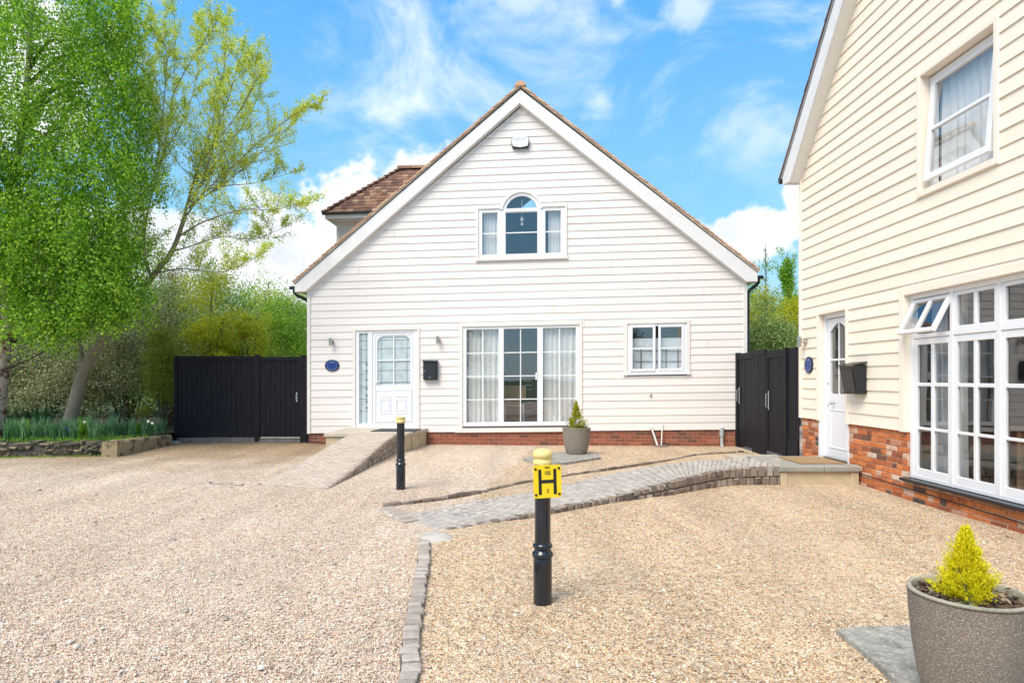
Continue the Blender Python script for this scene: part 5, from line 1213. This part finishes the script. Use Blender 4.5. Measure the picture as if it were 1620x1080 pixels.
conifer(bpx-.025, bpy_-.02, .50, .335, .122, M['goldc'], 'bright yellow conifer in the near planter', 17000, 6)
b = MB(); poly = [G(1323,996,.035), G(1345,993,.035), G(1412,990,.035), (2.35,3.75), (2.55,2.95), (2.2,2.62), G(1440,1095,.035), G(1404,1064,.035), G(1385,1046,.035), G(1352,1018,.035)]
b.prism(poly, -.02, .04, 'z'); b.v = [(x, y, z-.004*(z>0)*mnoise.noise((x*5,y*5,0))) for x, y, z in b.v]; tag(b.build('stone_slab', M['slab']), 'grey riven slab under the near planter', 'slab')
b = MB(); b.prism([G(1408,1062,.03), G(1450,1052,.03), (2.3,2.60), (2.2,2.2), (1.75,2.35)], -.02, .026, 'z'); tag(b.build('stone_slab', M['slab']), 'second grey slab partly under the near planter at the picture edge', 'slab')
b = MB(); rg = random.Random(3)
M['weed'] = leaf_mat('weed_leaves', [(0,(.10,.16,.05)),(.5,(.20,.27,.10)),(1,(.34,.36,.25))], .3)
def sprig(x, y, z, h, n, seed, name, label, m, spread=.1):
    rg = np.random.default_rng(seed); o = thing(name, label, 'plant', (x, y, z)); P=[]; Dv=[]
    b = MB()
    for s in range(5):
        a = rg.uniform(0,6.28); tip = Vector((math.cos(a)*spread, math.sin(a)*spread*.6, h*rg.uniform(.6,1))); b.tube([(0,0,0), tip*.5+Vector((0,0,.02)), tip], [.003,.002,.001], 4)
        for k in range(n//5): u = rg.random(); P.append(np.array(tip)*u+rg.normal(0,.01,3)); Dv.append(rg.normal(0,1,3))
    b.build('stem', M['twig'], o); P=np.array(P); Dv=np.array(Dv); Dv/=np.linalg.norm(Dv,axis=1)[:,None]; sd_=np.cross(Dv, rg.normal(0,1,P.shape)); sd_/=np.linalg.norm(sd_,axis=1)[:,None]; S=.016
    fast_mesh('leaves', np.stack([P-Dv*S, P+sd_*S*.5, P+Dv*S, P-sd_*S*.5],1).reshape(-1,3), 4, m, o)
sprig(psx+.17, psy-.04, .50, .22, 60, 3, 'trailing_plant', 'wispy grey green plant leaning out of the far planter', M['weed'], .14)
sprig(psx-.05, psy-.20, .50, .04, 60, 4, 'low_plant', 'low pale flowering plant along the rim of the far planter', mat('pale_petals', (.6,.6,.5), .8), .12)
sprig(bpx-.10, bpy_-.14, .51, .03, 60, 5, 'seedling', 'tiny green weed at the foot of the near conifer', M['weed'], .03)
sprig(bpx+.11, bpy_-.08, .51, .05, 60, 6, 'dry_stalks', 'dry pale stalks right of the near conifer', mat('dry_straw', (.35,.27,.18), .9), .06)

# ------------------------------------------------------------------ planting on the left
def quads(P, Dv, S, asp, rg):
    P = np.asarray(P); Dv = np.asarray(Dv); Dv = Dv/(np.linalg.norm(Dv, axis=1)[:,None]+1e-9); S = np.broadcast_to(np.asarray(S), (len(P),))[:,None]
    sd_ = np.cross(Dv, rg.normal(0,1,P.shape)); sd_ /= np.linalg.norm(sd_, axis=1)[:,None]+1e-9
    return np.stack([P-Dv*S*.5, P+sd_*S*asp*.5, P+Dv*S*.5, P-sd_*S*asp*.5], 1).reshape(-1,3)
def leafmats():
    lm = leaf_mat
    M['l_birch'] = lm('birch_leaves', [(0,(0.075,0.188,0.018)),(.35,(0.163,0.338,0.027)),(.7,(0.288,0.500,0.044)),(1,(0.500,0.675,0.100))], .45)
    M['l_maple'] = lm('young_yellow_leaves', [(0,(.32,.44,.05)),(.4,(.50,.61,.08)),(.8,(.66,.70,.14)),(1,(.68,.60,.24))], .5)
    M['l_varieg'] = lm('variegated_leaves', [(0,(0.069,0.103,0.040)),(.4,(0.196,0.230,0.092)),(.75,(0.391,0.391,0.207)),(1,(0.598,0.575,0.380))], .25)
    M['l_pink'] = lm('pinkish_new_leaves', [(0,(0.121,0.095,0.054)),(.5,(0.270,0.230,0.108)),(1,(0.486,0.365,0.230))], .3)
    M['l_green'] = lm('fresh_green_leaves', [(0,(0.117,0.234,0.026)),(.5,(0.247,0.429,0.052)),(1,(0.442,0.624,0.104))], .4)
    M['l_dark'] = lm('dark_green_leaves', [(0,(0.051,0.111,0.025)),(.6,(0.136,0.238,0.051)),(1,(0.272,0.408,0.102))], .25)
    M['l_yel'] = lm('yellow_green_leaves', [(0,(.22,.28,.02)),(.5,(.46,.50,.03)),(1,(.68,.62,.06))], .4)
    M['l_lime'] = lm('lime_leaves', [(0,(0.115,0.253,0.023)),(.5,(0.230,0.460,0.034)),(1,(0.414,0.632,0.069))], .45)
    M['l_grey'] = lm('grey_green_leaves', [(0,(0.095,0.162,0.054)),(.5,(0.243,0.351,0.108)),(1,(0.432,0.540,0.203))], .3)
    M['l_bamb'] = lm('bamboo_leaves', [(0,(0.105,0.150,0.022)),(.5,(0.285,0.330,0.045)),(1,(0.510,0.510,0.090))], .4)
    M['l_daf'] = lm('daffodil_leaves', [(0,(.07,.18,.06)),(.5,(.15,.32,.13)),(1,(.32,.48,.26))], .3)
    M['l_daf2'] = lm('yellow_green_blades', [(0,(.10,.24,.02)),(.5,(.22,.42,.03)),(1,(.38,.56,.07))], .35)
    M['l_reed'] = lm('dark_reed_leaves', [(0,(0.019,0.065,0.026)),(1,(0.065,0.169,0.058))], .25)
leafmats()
def shrub(name, label, c, r, n, size, m, seed, asp=.55, shell=.55, clumps=60, cs=.22, stems=7, bark='twig', cat='shrub', group=None, droop=0., low=0.):
    """leafy mass: clumps spread through an uneven ellipsoid, on a few branching stems"""
    rg = np.random.default_rng(seed); cx, cy, z0 = c; rx, ry, h = r
    o = thing(name, label, cat, (cx, cy, z0), group=group)
    d = rg.normal(0,1,(clumps,3)); d /= np.linalg.norm(d,axis=1)[:,None]; d[:,2] = np.abs(d[:,2])*1.5-.55
    rad = shell+(1-shell)*rg.random(clumps); bump = 1+.18*rg.standard_normal(clumps)
    C = d*(rad*bump)[:,None]*np.array([rx, ry, h*.5])+np.array([0,0,h*(.5+low)]); C[:,2] = np.clip(C[:,2], .05*h, 1.15*h)
    n = int(n*1.9); size *= 1.12; k = rg.integers(0, clumps, n); sc = (1.55*cs*min(rx, h)*(.6+.8*rg.random(clumps)))[k][:,None]
    P = C[k]+rg.normal(0,1,(n,3))*sc*np.array([1,1,.7]); keep = P[:,2] > 0; P = P[keep]
    Dv = rg.normal(0,1,P.shape); Dv[:,2] -= droop
    fast_mesh('foliage', quads(P, Dv, size*rg.uniform(.6,1.3,len(P)), asp, rg), 4, M[m] if isinstance(m, str) else m, o)
    b = MB(); rr_ = random.Random(seed)
    for i in range(stems):
        tgt = Vector(C[rr_.randrange(clumps)]); s = Vector((tgt.x*.12, tgt.y*.12, -.1)); mid = s.lerp(tgt, .5)+Vector((rr_.uniform(-.1,.1)*rx, 0, .12*h)); t0 = .008+.006*h
        cc = curve([s, mid, tgt], 7); b.tube(cc, [lerp(t0, .006, j/6) for j in range(7)], 6)
        for q in range(5):
            e = cc[rr_.randrange(2, 7)]; f_ = Vector(C[rr_.randrange(clumps)]); f_ = e.lerp(f_, .5); b.tube([e, e.lerp(f_, .5)+Vector((0,0,.04*h)), f_], [.012, .007, .003], 4)
    b.build('stems', M[bark], o, smooth=True); return o

# bed: soil bank behind the low walls
def bedh(x, y):
    t = min(1, max(0, (y-12.1)/.5)); return .20+.05*t+.03*mnoise.noise((x*1.2, y*1.2, 3))
b = MB(); nx, ny = 50, 12
xs_ = [-22+ (22-7.78)*i/(nx-1) for i in range(nx)]
wy = lambda x: 12.28 if x > -7.85 else 12.18+(x+7.6)*.115
vs = []
for j in range(ny):
    for x in xs_:
        y = wy(x)+.18+j/(ny-1)*(15.9-wy(x)); vs.append((x, y, bedh(x, y)))
b.add(vs, [(j*nx+i, j*nx+i+1, (j+1)*nx+i+1, (j+1)*nx+i) for j in range(ny-1) for i in range(nx-1)])
struct(b.build('flower_bed', M['bed'], smooth=True), 'mossy raised bed between the low stone wall and the shrubs')
b = MB(); b.add([(-26,15.2,.16),(-7.9,15.2,.16),(-7.0,24,.0),(-26,24,.0)], [(0,1,2,3)]); struct(b.build('shrub_bank', M['bank']), 'dark bare earth under the shrubs')
# rubble wall
RW = thing('rubble_wall', 'low retaining wall of dark mossy rubble stones left of the sandstone block', 'wall')
b = MB(); bk = MB(); rg = random.Random(17)
x = -22.
a_, c_ = Vector((-22, wy(-22), 0)), Vector((-7.62, wy(-7.62), 0)); dW = (c_-a_); LW = dW.length; angW = math.atan2(dW.y, dW.x); MW = Matrix.Translation(a_) @ Matrix.Rotation(angW, 4, 'Z')
for zr in range(4):
    s = rg.uniform(-.1, 0)
    while s < LW:
        l = rg.uniform(.06, .20); z0 = zr*.068+rg.uniform(-.025,.02)-.01
        if s+l < LW+.02: b.bbox(s, s+l-.006, rg.uniform(-.045,.02), .25, z0, z0+rg.uniform(.05,.095), .026, MW @ Matrix.Translation((s, 0, z0)) @ Matrix.Rotation(rg.uniform(-.12,.12), 4, 'Y') @ Matrix.Translation((-s, 0, -z0)), .017)
        s += l
bk.box(0, LW, .02, .24, -.1, .25, MW)
b.build('stones', M['rubble'], RW, smooth=True); bk.build('mortar', M['joint'], RW)
b = MB(); q0, q1 = Vector((-7.60, 12.13, 0)), Vector((-7.70, 14.28, 0)); dQ = q1-q0; MQ = Matrix.Translation(q0) @ Matrix.Rotation(math.atan2(dQ.y, dQ.x), 4, 'Z')
n = 14
vs = []
for i in range(n+1):
    u = i/n*dQ.length; w1 = .012*mnoise.noise((u*3, 1, 0)); zt = lerp(.285, .235, i/n)+.012*mnoise.noise((u*2.5, 7, 0))
    vs += [MQ @ Vector((u, -.02+w1, -.05)), MQ @ Vector((u, -.02+w1, zt-.03)), MQ @ Vector((u, .01+w1, zt)), MQ @ Vector((u, .26, zt)), MQ @ Vector((u, .28, -.05))]
fs = [(i*5+k, i*5+k+1, i*5+5+k+1, i*5+5+k) for i in range(n) for k in range(4)]+[(0,1,2,3,4), tuple(n*5+k for k in (4,3,2,1,0))]
b.add(vs, fs); tag(b.build('sandstone_block', M['mossy'], smooth=False), 'long moss stained sandstone block edging the bed near the fence', 'stone')
b = MB(); b.bbox(-7.84, -7.66, 14.45, 14.6, -.02, .06, .01); tag(b.build('brick', M['gpipe']), 'small grey block on the gravel at the fence foot', 'block')

# daffodil and iris clumps
def blades(n, h, spread, wdt, rg, bend=.35):
    V = []
    for i in range(n):
        a = rg.uniform(0, 2*np.pi); r0 = spread*.25*rg.random(); lean = rg.uniform(.05, .5)*bend*2; hh = h*rg.uniform(.6, 1.08); px_, py_ = r0*np.cos(a*1.7), r0*np.sin(a*1.7)
        dx, dy = np.cos(a), np.sin(a); sx_, sy_ = -np.sin(a+rg.normal(0,.8)), np.cos(a+rg.normal(0,.8)); wd = wdt*rg.uniform(.7,1.2)
        prev = None; K = 4
        for k in range(K+1):
            t = k/K; d = lean*hh*t*t; z = hh*(t-.18*lean*t**3); w_ = wd*(1-.85*t**2.5)
            cur = (np.array([px_+dx*d-sx_*w_, py_+dy*d-sy_*w_, z]), np.array([px_+dx*d+sx_*w_, py_+dy*d+sy_*w_, z]))
            if prev: V += [prev[0], prev[1], cur[1], cur[0]]
            prev = cur
    return np.array(V)
rgd = np.random.default_rng(40); k = 0
def side(x, lo, hi, names): 
    return names[min(len(names)-1, int((x-lo)/(hi-lo)*len(names)))]
spots = []
for i in range(46):
    px_ = 2+i*5.9+rgd.uniform(-4,4); Y = 12.5+(rgd.random()**.8)*1.5+(.4 if px_ > 180 else 0); spots.append((px_, Y))
for px_, Y in sorted(spots, key=lambda s: s[0]):
    X = (px_-CX)/F*Y
    if X > -7.92: continue
    me_v = blades(52, .30+.20*rgd.random(), .30, .0095, rgd)
    o = fast_mesh('daffodil_clump', me_v, 4, M['l_daf'] if rgd.random() < .88 else M['l_daf2']); o.location = (X, Y, bedh(X, Y)-.01)
    tag(o, 'clump of blue green daffodil leaves in the bed behind the low stone edging', 'daffodils', 'daffodil clumps along the bed')
for px_ in (28, 60, 75, 10, 44):
    Y = 15.1+rgd.uniform(-.2,.2); X = (px_-CX)/F*Y; o = fast_mesh('reed_clump', blades(90, .62, .5, .010, rgd, .22), 4, M['l_reed']); o.location = (X, Y, .2); tag(o, 'dark green reed clump in shade behind the daffodils at far left', 'reeds', 'dark reeds at far left')
# short grass at the bed's edge
V = []
for i in range(2600):
    x = rgd.uniform(-12.5, -7.75); y = wy(x)+rgd.uniform(.12, 1.3); v = blades(1, .09, .01, .004, rgd, .6); V.append(v+np.array([x, y, bedh(x, y)-.005]))
tag(fast_mesh('grass', np.concatenate(V), 4, M['l_daf2']), 'short bright grass along the edge of the bed', 'grass', kind='stuff')
V = []
for i in range(900):
    x = rgd.uniform(-12.5, -7.75); y = wy(x)-rgd.uniform(.0, .14)**1.; v = blades(1, .05, .01, .004, rgd, .6); V.append(v+np.array([x, y, 0]))
tag(fast_mesh('grass', np.concatenate(V), 4, M['l_daf2']), 'thin weeds where gravel meets the rubble wall', 'grass', kind='stuff')
M['petal'] = mat('white_petals', (.8,.78,.7), .6); M['blue_p'] = mat('bluebell_petals', (.12,.12,.5), .6)
for (px_, py, mm, nm, lb) in ((134,667,'petal','daffodil_flower','white daffodil flower just right of the leaning trunk'), (235,666,'petal','daffodil_flower','white daffodil flower near the sandstone block'), (241,669,'petal','daffodil_flower','lower white daffodil flower beside another near the sandstone block'), (103,676,'blue_p','bluebell','small bluebell at the foot of the leaning trunk'), (110,680,'blue_p','bluebell','lower small bluebell right of the leaning trunk foot')):
    Y = 13.0; p = W(px_, py, Y); b = MB()
    for q in range(6):
        a = q*math.pi/3; b.add([(0,-.01,0),(.022*math.cos(a-.4),-.012,.022*math.sin(a-.4)),(.034*math.cos(a),-.006,.034*math.sin(a)),(.022*math.cos(a+.4),-.012,.022*math.sin(a+.4))], [(0,1,2,3)])
    o = b.build(nm, M[mm]); o.location = p; tag(o, lb, 'flower')

# leaning tree with a thin yellow-green crown
def polyW(pts, Y, j=0., seed=0):
    rr_ = random.Random(seed); return [W(x, y, Y+(rr_.uniform(-j, j) if i else 0)+0.) for i, (x, y) in enumerate(pts)]
M['bark_l'] = mat('smooth_pale_bark', (.30,.25,.19), .95, var=.25, vscale=8, bump=.8, bscale=30, stretch=(1,1,2.5), dirt=((.36,.34,.28), 5, .5, .7, .6))
LT = thing('leaning_tree', 'leaning multi stemmed tree with thin yellow green spring crown', 'tree')
YT = 14.3
limbs = []          # (points, r0, r1)
trunk = curve([Vector(p) for p in polyW([(103,694),(116,645),(133,585),(160,540)], YT)], 14)
limbs.append((trunk, .15, .105))
main = curve(polyW([(158,542),(190,505),(215,478),(245,432),(272,398),(292,344)], YT), 16); limbs.append((main, .09, .045))
left = curve(polyW([(131,590),(127,555),(122,500),(128,430),(140,350)], YT+.1), 12); limbs.append((left, .075, .03))
Ad = dict(
 A=([(290,348),(303,300),(315,259),(333,207),(352,130),(359,46)], .055, .012, .3),
 A2=([(300,330),(325,270),(345,200),(360,160),(380,90)], .04, .010, -.8),
 B=([(240,440),(228,400),(232,344),(241,304),(259,237),(274,148),(276,22)], .055, .010, .9),
 B2=([(240,310),(252,230),(262,130),(262,50)], .03, .008, -.9),
 C=([(180,520),(182,450),(181,381),(207,307),(237,222),(248,166),(242,35)], .05, .010, 1.2),
 C2=([(210,300),(222,200),(226,100),(215,20)], .03, .008, .2),
 D=([(296,340),(318,310),(350,280),(389,244),(440,200),(490,170)], .035, .008, -.5),
 E=([(300,325),(340,300),(390,262),(430,225),(470,190)], .03, .008, .8),
 Fv=([(282,375),(320,352),(380,332),(430,332),(470,322)], .032, .008, -1.1),
 Gv=([(300,320),(340,260),(390,190),(418,130)], .03, .008, .9),
 H=([(272,398),(300,390),(350,375),(400,378),(450,360)], .03, .007, .4),
 I=([(292,344),(330,300),(400,290),(455,275)], .028, .007, .2),
 J=([(245,432),(290,425),(350,430),(400,410)], .028, .007, -.8),
 K=([(315,259),(350,215),(395,150),(405,100)], .022, .006, -1.4),
 Lv=([(260,240),(290,190),(315,110),(318,45)], .022, .006, 1.3),
 Mv=([(274,148),(300,100),(330,60),(338,40)], .016, .005, -.4),
 Nv=([(237,222),(205,170),(190,110),(195,40)], .022, .006, -.9))
for kx, (pts, r0, r1, off) in Ad.items():
    m_ = len(pts)-1; P_ = [W(x, y, YT+off*i/m_*1.3) for i, (x, y) in enumerate(pts)]; limbs.append((curve(P_, 22), r0*.68, r1*.6))
b = MB()
for c_, r0, r1 in limbs: b.tube(c_, [lerp(r0, r1, (i/(len(c_)-1))**.8) for i in range(len(c_))], 10 if r0 > .05 else 7)
b.build('trunk', M['bark_l'], LT, smooth=True)
rt = random.Random(5); rgl = np.random.default_rng(55); tw = MB(); LP = []; LD_ = []
def leaf_tuft(p, k, s=.035):
    for _ in range(k):
        LP.append((p.x+rgl.normal(0,s), p.y+rgl.normal(0,s), p.z+rgl.normal(0,s))); LD_.append(rgl.normal(0,1,3)+np.array([0,0,-.3]))
def twig(p, d, L_, r, depth):
    st = 6 if depth else 4; pts = [p]; q = p.copy(); dd_ = d.copy()
    for i in range(st):
        dd_ = (dd_+Vector((rt.uniform(-.13,.13), rt.uniform(-.13,.13), rt.uniform(-.02,.12)))).normalized(); q = q+dd_*(L_/st); pts.append(q.copy())
    tw.tube(pts, [lerp(r, r*.3, i/st) for i in range(st+1)], 3 if depth == 0 else 4, cap=False)
    for i in range(1, st+1):
        if depth == 0: leaf_tuft(pts[i], rt.choice((3, 5, 6, 8)))
        elif i > 1 and rt.random() < .6: leaf_tuft(pts[i], 4)
    if depth > 0:
        for i in range(1, st+1):
            for s_ in range(2 if rt.random() < .7 else 1):
                ax = Vector((rt.uniform(-1,1), rt.uniform(-1,1), rt.uniform(-.3,.7))).normalized(); twig(pts[i], (dd_*.8+ax*.95).normalized(), L_*rt.uniform(.28,.55), r*.5, depth-1)
for (c_, r0, r1) in limbs[3:]:
    n = len(c_); LL = sum((c_[i+1]-c_[i]).length for i in range(n-1)); cnt = int(LL/.21)
    for k in range(cnt):
        u = .12+.88*(k+rt.random())/cnt; p = at(c_, u); dd_ = (at(c_, min(1, u+.03))-at(c_, max(0, u-.03))).normalized()
        ax = Vector((rt.uniform(-1,1), rt.uniform(-1,1), rt.uniform(-.1,.6))).normalized(); twig(p, (dd_*.7+ax).normalized(), lerp(1.25, .5, u)*rt.uniform(.45,1.15), .0065, 1)
    twig(c_[-1], (c_[-1]-c_[-3]).normalized(), .4, .005, 1)
tw.build('twigs', M['twig'], LT, smooth=False)
fast_mesh('leaves', quads(LP, LD_, .043*rgl.uniform(.6,1.35,len(LP)), .62, rgl), 4, M['l_maple'], LT)
print('leaning tree leaves', len(LP))

# birch with hanging foliage at the left edge
BT = thing('birch_tree', 'big birch with dense hanging bright green foliage at the left edge', 'tree')
YB = 13.3
b = MB(); tr = curve(polyW([(-12,715),(-6,640),(4,560),(14,490),(12,410),(20,300),(40,160),(50,20),(55,-150)], YB), 40)
b.tube(tr, [lerp(.20, .02, (i/39)**.9)+(.03*math.exp(-i/2)) for i in range(40)], 14)
b.v = [(x+.02*mnoise.noise((x*5,y*5,z*4)), y+.02*mnoise.noise((x*5+9,y*5,z*4)), z) for x, y, z in b.v]; b.build('trunk', M['birch'], BT, smooth=True)
b = MB(); rb_ = random.Random(9); rgb_ = np.random.default_rng(99)
blobs = [((-10.35,13.3,6.6),(2.6,2.5,3.6),520),((-9.0,12.8,4.1),(1.30,1.2,1.45),230),((-8.35,13.0,4.4),(.85,1.0,1.25),150),((-9.9,12.6,3.9),(.95,1.0,1.5),150),((-10.4,13.2,9.4),(2.3,2.1,2.2),300),((-8.7,13,6.6),(1.2,1.2,1.9),220),((-11.7,13,5.2),(1.4,1.4,2.4),160),((-8.8,13,8.6),(1.1,1.1,1.2),150),((-7.95,13.1,7.4),(.55,.8,.9),60),((-7.75,13,5.9),(.5,.7,.6),45),((-8.0,12.9,9.2),(.6,.7,.6),40),((-9.2,12.4,2.75),(.7,.7,.5),45),((-7.9,12.75,3.35),(.62,.6,.6),85),((-8.5,12.6,3.0),(.7,.5,.5),60),((-9.6,12.6,4.9),(1.9,1.0,1.5),240),((-10.7,12.3,6.8),(1.4,.8,2.4),200)]
for k in range(26):
    u = rb_.uniform(.12, .8); s = at(tr, u); a = rb_.uniform(0, 6.28); L_ = rb_.uniform(1.2, 2.6)*(1-.4*u); e = s+Vector((math.cos(a)*L_, math.sin(a)*L_*.8, L_*.7)); b.tube(curve([s, s.lerp(e, .5)+Vector((0,0,.25)), e+Vector((0,0,-.1))], 8), [lerp(.05, .008, j/7) for j in range(8)], 6)
for pts in ([(16,490),(60,512),(72,500)], [(2,585),(30,575),(62,560),(80,545)], [(14,430),(70,420),(110,380),(150,300)], [(12,300),(60,330),(85,250),(80,240)], [(10,520),(30,523),(58,527)]):
    b.tube(curve(polyW(pts, YB-.1), 8), [lerp(.03, .006, j/7) for j in range(8)], 6)
b.build('branches', M['bark_d'], BT, smooth=True)
LP = []; LD_ = []; tw = MB()
for (c_, r_, n) in blobs:
    for k in range(n):
        d = rgb_.normal(0,1,3); d /= np.linalg.norm(d); rr_ = rgb_.random()**.45; p = np.array(c_)+d*rr_*np.array(r_); L_ = rgb_.uniform(.2, .75); drift = rgb_.normal(0,.16,2); m_ = int(L_/.0090)
        if k % 3 == 0: tw.tube([p, p+np.array([drift[0]*.5, drift[1]*.5, -L_*.5]), p+np.array([drift[0], drift[1], -L_])], [.004,.003,.0015], 3, cap=False)
        t = rgb_.random(m_); q = p[None]+np.stack([drift[0]*t, drift[1]*t, -L_*t], 1)+rgb_.normal(0,.075,(m_,3)); LP.append(q); dv = rgb_.normal(0,1,(m_,3)); dv[:,2] -= 1.0; LD_.append(dv)
LP = np.concatenate(LP); LD_ = np.concatenate(LD_); 
tw.build('hanging_twigs', M['twig'], BT)
fast_mesh('leaves', quads(LP, LD_, .056*rgb_.uniform(.6,1.3,len(LP)), .8, rgb_), 4, M['l_birch'], BT); print('birch leaves', len(LP))

# shrubs and trees behind the bed (left)
def S(px, pytop, pybot, wpx, Y, **kw):
    """position and size from a place in the photo at a known distance"""
    p = W(px, pybot, Y); top = W(px, pytop, Y).z; z0 = max(0., min(p.z, .3)) if p.z < .6 else p.z
    return (p.x, p.y, 0.1), (wpx/2/F*Y, wpx/2/F*Y*.8, top-.1)
def put(name, label, px, pytop, wpx, Y, n, size, m, seed, **kw):
    c, r = S(px, pytop, 690, wpx, Y); return shrub(name, label, c, r, n, size, m, seed, **kw)
put('variegated_shrub', 'broad grey green variegated shrub between the leaning trunk and the fence', 205, 455, 190, 17.2, 16000, .055, 'l_varieg', 61, clumps=110, cs=.10, shell=.6)
put('variegated_shrub', 'low pale variegated shrub right behind the leaning trunk', 115, 560, 150, 16.4, 10000, .05, 'l_varieg', 62, clumps=90, cs=.12)
put('variegated_shrub', 'pale variegated shrub at the left edge below the birch', 30, 520, 150, 17.0, 9000, .055, 'l_varieg', 63, clumps=80, cs=.12)
put('bamboo_clump', 'fine leaved yellow green bamboo against the left end of the fence', 258, 515, 52, 15.6, 9000, .075, 'l_bamb', 64, asp=.18, clumps=70, cs=.2, droop=.8, cat='bamboo')
put('spindly_shrub', 'dark twiggy shrub filling the space over the fence left end', 265, 430, 110, 19, 9000, .055, 'l_grey', 65, clumps=80, cs=.12, stems=14)
put('yellow_maple', 'yellow green layered maple above the fence panel', 330, 428, 130, 18.2, 9000, .055, 'l_yel', 66, clumps=55, cs=.11, cat='maple', stems=10, shell=.35)
put('yellow_maple', 'smaller yellow green maple right of the larger one above the fence', 395, 462, 80, 18.6, 5000, .05, 'l_yel', 67, clumps=40, cs=.12, cat='maple')
put('green_shrub', 'bright green shrub between fence top and the white house corner', 440, 462, 120, 20.5, 15000, .055, 'l_green', 68, clumps=90, cs=.12)
put('green_shrub', 'mid green shrub behind the middle of the fence panel', 350, 480, 140, 21.5, 13000, .06, 'l_grey', 69, clumps=90, cs=.12)
put('young_willow', 'sparse pale willow with thin twigs right of the leaning tree crown', 430, 400, 110, 22.5, 3400, .05, 'l_maple', 70, clumps=46, cs=.10, shell=.3, cat='willow', stems=16, asp=.4)
put('pink_cherry', 'thin pink tinged cherry above the dark shrub', 268, 335, 90, 20.5, 3400, .05, 'l_pink', 71, clumps=46, cs=.10, shell=.3, cat='cherry', stems=16)
for i, (px, pt, wpx, Y, n, mm, lb) in enumerate([(-40,380,190,25,12000,'l_dark','dark tree mass far left behind the birch'), (80,400,190,26,13000,'l_dark','dark tree behind the birch foliage and leaning trunk'), (200,385,180,27,12000,'l_green','fresh green tree behind the leaning tree'), (310,415,170,28,12000,'l_grey','grey green tree behind the yellow maple'), (410,442,150,29,12000,'l_green','fresh green tree behind the willow'), (478,455,90,30,9000,'l_green','fresh green tree right beside the white house corner'), (-190,360,220,24,9000,'l_dark','dark tree beyond the left picture edge')]):
    put('background_tree', lb, px, pt, wpx, Y, n, .085, mm, 80+i, clumps=80, cs=.12, cat='tree', bark='bark_d', stems=9, group='trees behind the shrubs on the left')
shrub('hedge', 'long dark hedge low behind all the shrubs on the left', (-15.5, 25.5, 0), (10.5, 1.8, 3.3), 46000, .11, 'l_dark', 97, clumps=300, cs=.14, cat='hedge', stems=20)
# right side, beyond the black gates
put('round_shrub', 'rounded grey green shrub just over the black gates', 1215, 487, 130, 16.5, 24000, .05, 'l_grey', 101, clumps=120, cs=.12)
put('yellow_shrub', 'golden yellow shrub above the grey green one beside the white house', 1195, 448, 110, 19.5, 18000, .055, 'l_yel', 102, clumps=90, cs=.12)
put('yellow_shrub', 'olive yellow shrub next to the cream house corner', 1262, 470, 90, 20, 14000, .055, 'l_yel', 103, clumps=80, cs=.12)
put('background_tree', 'mid green conifer-like tree behind the golden shrub', 1200, 432, 70, 24, 9000, .06, 'l_green', 104, clumps=60, cs=.13, cat='tree')
put('background_tree', 'broad green tree low behind both yellow shrubs', 1285, 455, 200, 27, 14000, .07, 'l_green', 105, clumps=100, cs=.12, cat='tree')
o = thing('poplar', 'tall narrow lime green tree against the sky left of the cream house', 'tree', W(1246, 690, 24)); o.location.z = 0
b = MB(); P = []; D_ = []; rgp = np.random.default_rng(12)
hp = 1.5+(598-392)/F*24
b.tube([(0,0,0),(.05,0,hp*.5),(0,0,hp*.97)], [.09,.05,.01], 7)
for k in range(70):
    u = rgp.uniform(.25,.9); a = rgp.uniform(0,6.28); L_ = rgp.uniform(.5,1.25)*(1-.6*max(0,u-.45)); s = Vector((0,0,hp*u)); e = s+Vector((math.cos(a)*L_*.38, math.sin(a)*L_*.38, L_*1.0)); b.tube([s, s.lerp(e,.5), e], [.016,.01,.004], 4)
    for q in range(95): t = rgp.random(); p = s.lerp(e, t); P.append((p.x+rgp.normal(0,.075), p.y+rgp.normal(0,.075), p.z+rgp.normal(0,.08))); D_.append(rgp.normal(0,1,3))
b.build('trunk', M['twig'], o, smooth=True); fast_mesh('leaves', quads(P, D_, .075, .7, rgp), 4, M['l_lime'], o)
o = thing('sapling', 'thin nearly bare sapling rising beside the white house roof', 'tree', W(1211, 690, 23)); o.location.z = 0
b = MB(); hp = 1.5+(598-386)/F*23; b.tube([(0,0,0),(.03,0,hp*.5),(0,0,hp)], [.05,.025,.006], 6); P = []; D_ = []
for k in range(60):
    u = rgp.uniform(.35,.97); a = rgp.uniform(0,6.28); L_ = rgp.uniform(.25,.6)*(1.2-u); s = Vector((0,0,hp*u)); e = s+Vector((math.cos(a)*L_*.4, math.sin(a)*L_*.4, L_)); b.tube([s, e], [.008,.003], 4)
    for q in range(12): t = rgp.random(); p = s.lerp(e, t); P.append((p.x+rgp.normal(0,.03), p.y+rgp.normal(0,.03), p.z)); D_.append(rgp.normal(0,1,3))
b.build('trunk', M['twig'], o, smooth=True); fast_mesh('leaves', quads(P, D_, .05, .5, rgp), 4, M['l_grey'], o)
# what the windows mirror: a few trees across the yard behind the photographer
for i, (x, y, wd, h) in enumerate([(-9,-15,3.2,6.5),(2.5,-21,2.6,8.5),(12,-19,4,5),(-20,-22,5,6)]):
    shrub('yard_tree', ['bushy tree across the yard behind the viewpoint to the left','tall tree across the yard straight behind the viewpoint','broad tree across the yard behind the viewpoint to the right','far tree across the yard at the back left'][i], (x, y, 0), (wd, wd*.8, h), 6000, .14, 'l_dark', 120+i, clumps=60, cs=.13, cat='tree', bark='bark_d', group='trees across the yard')
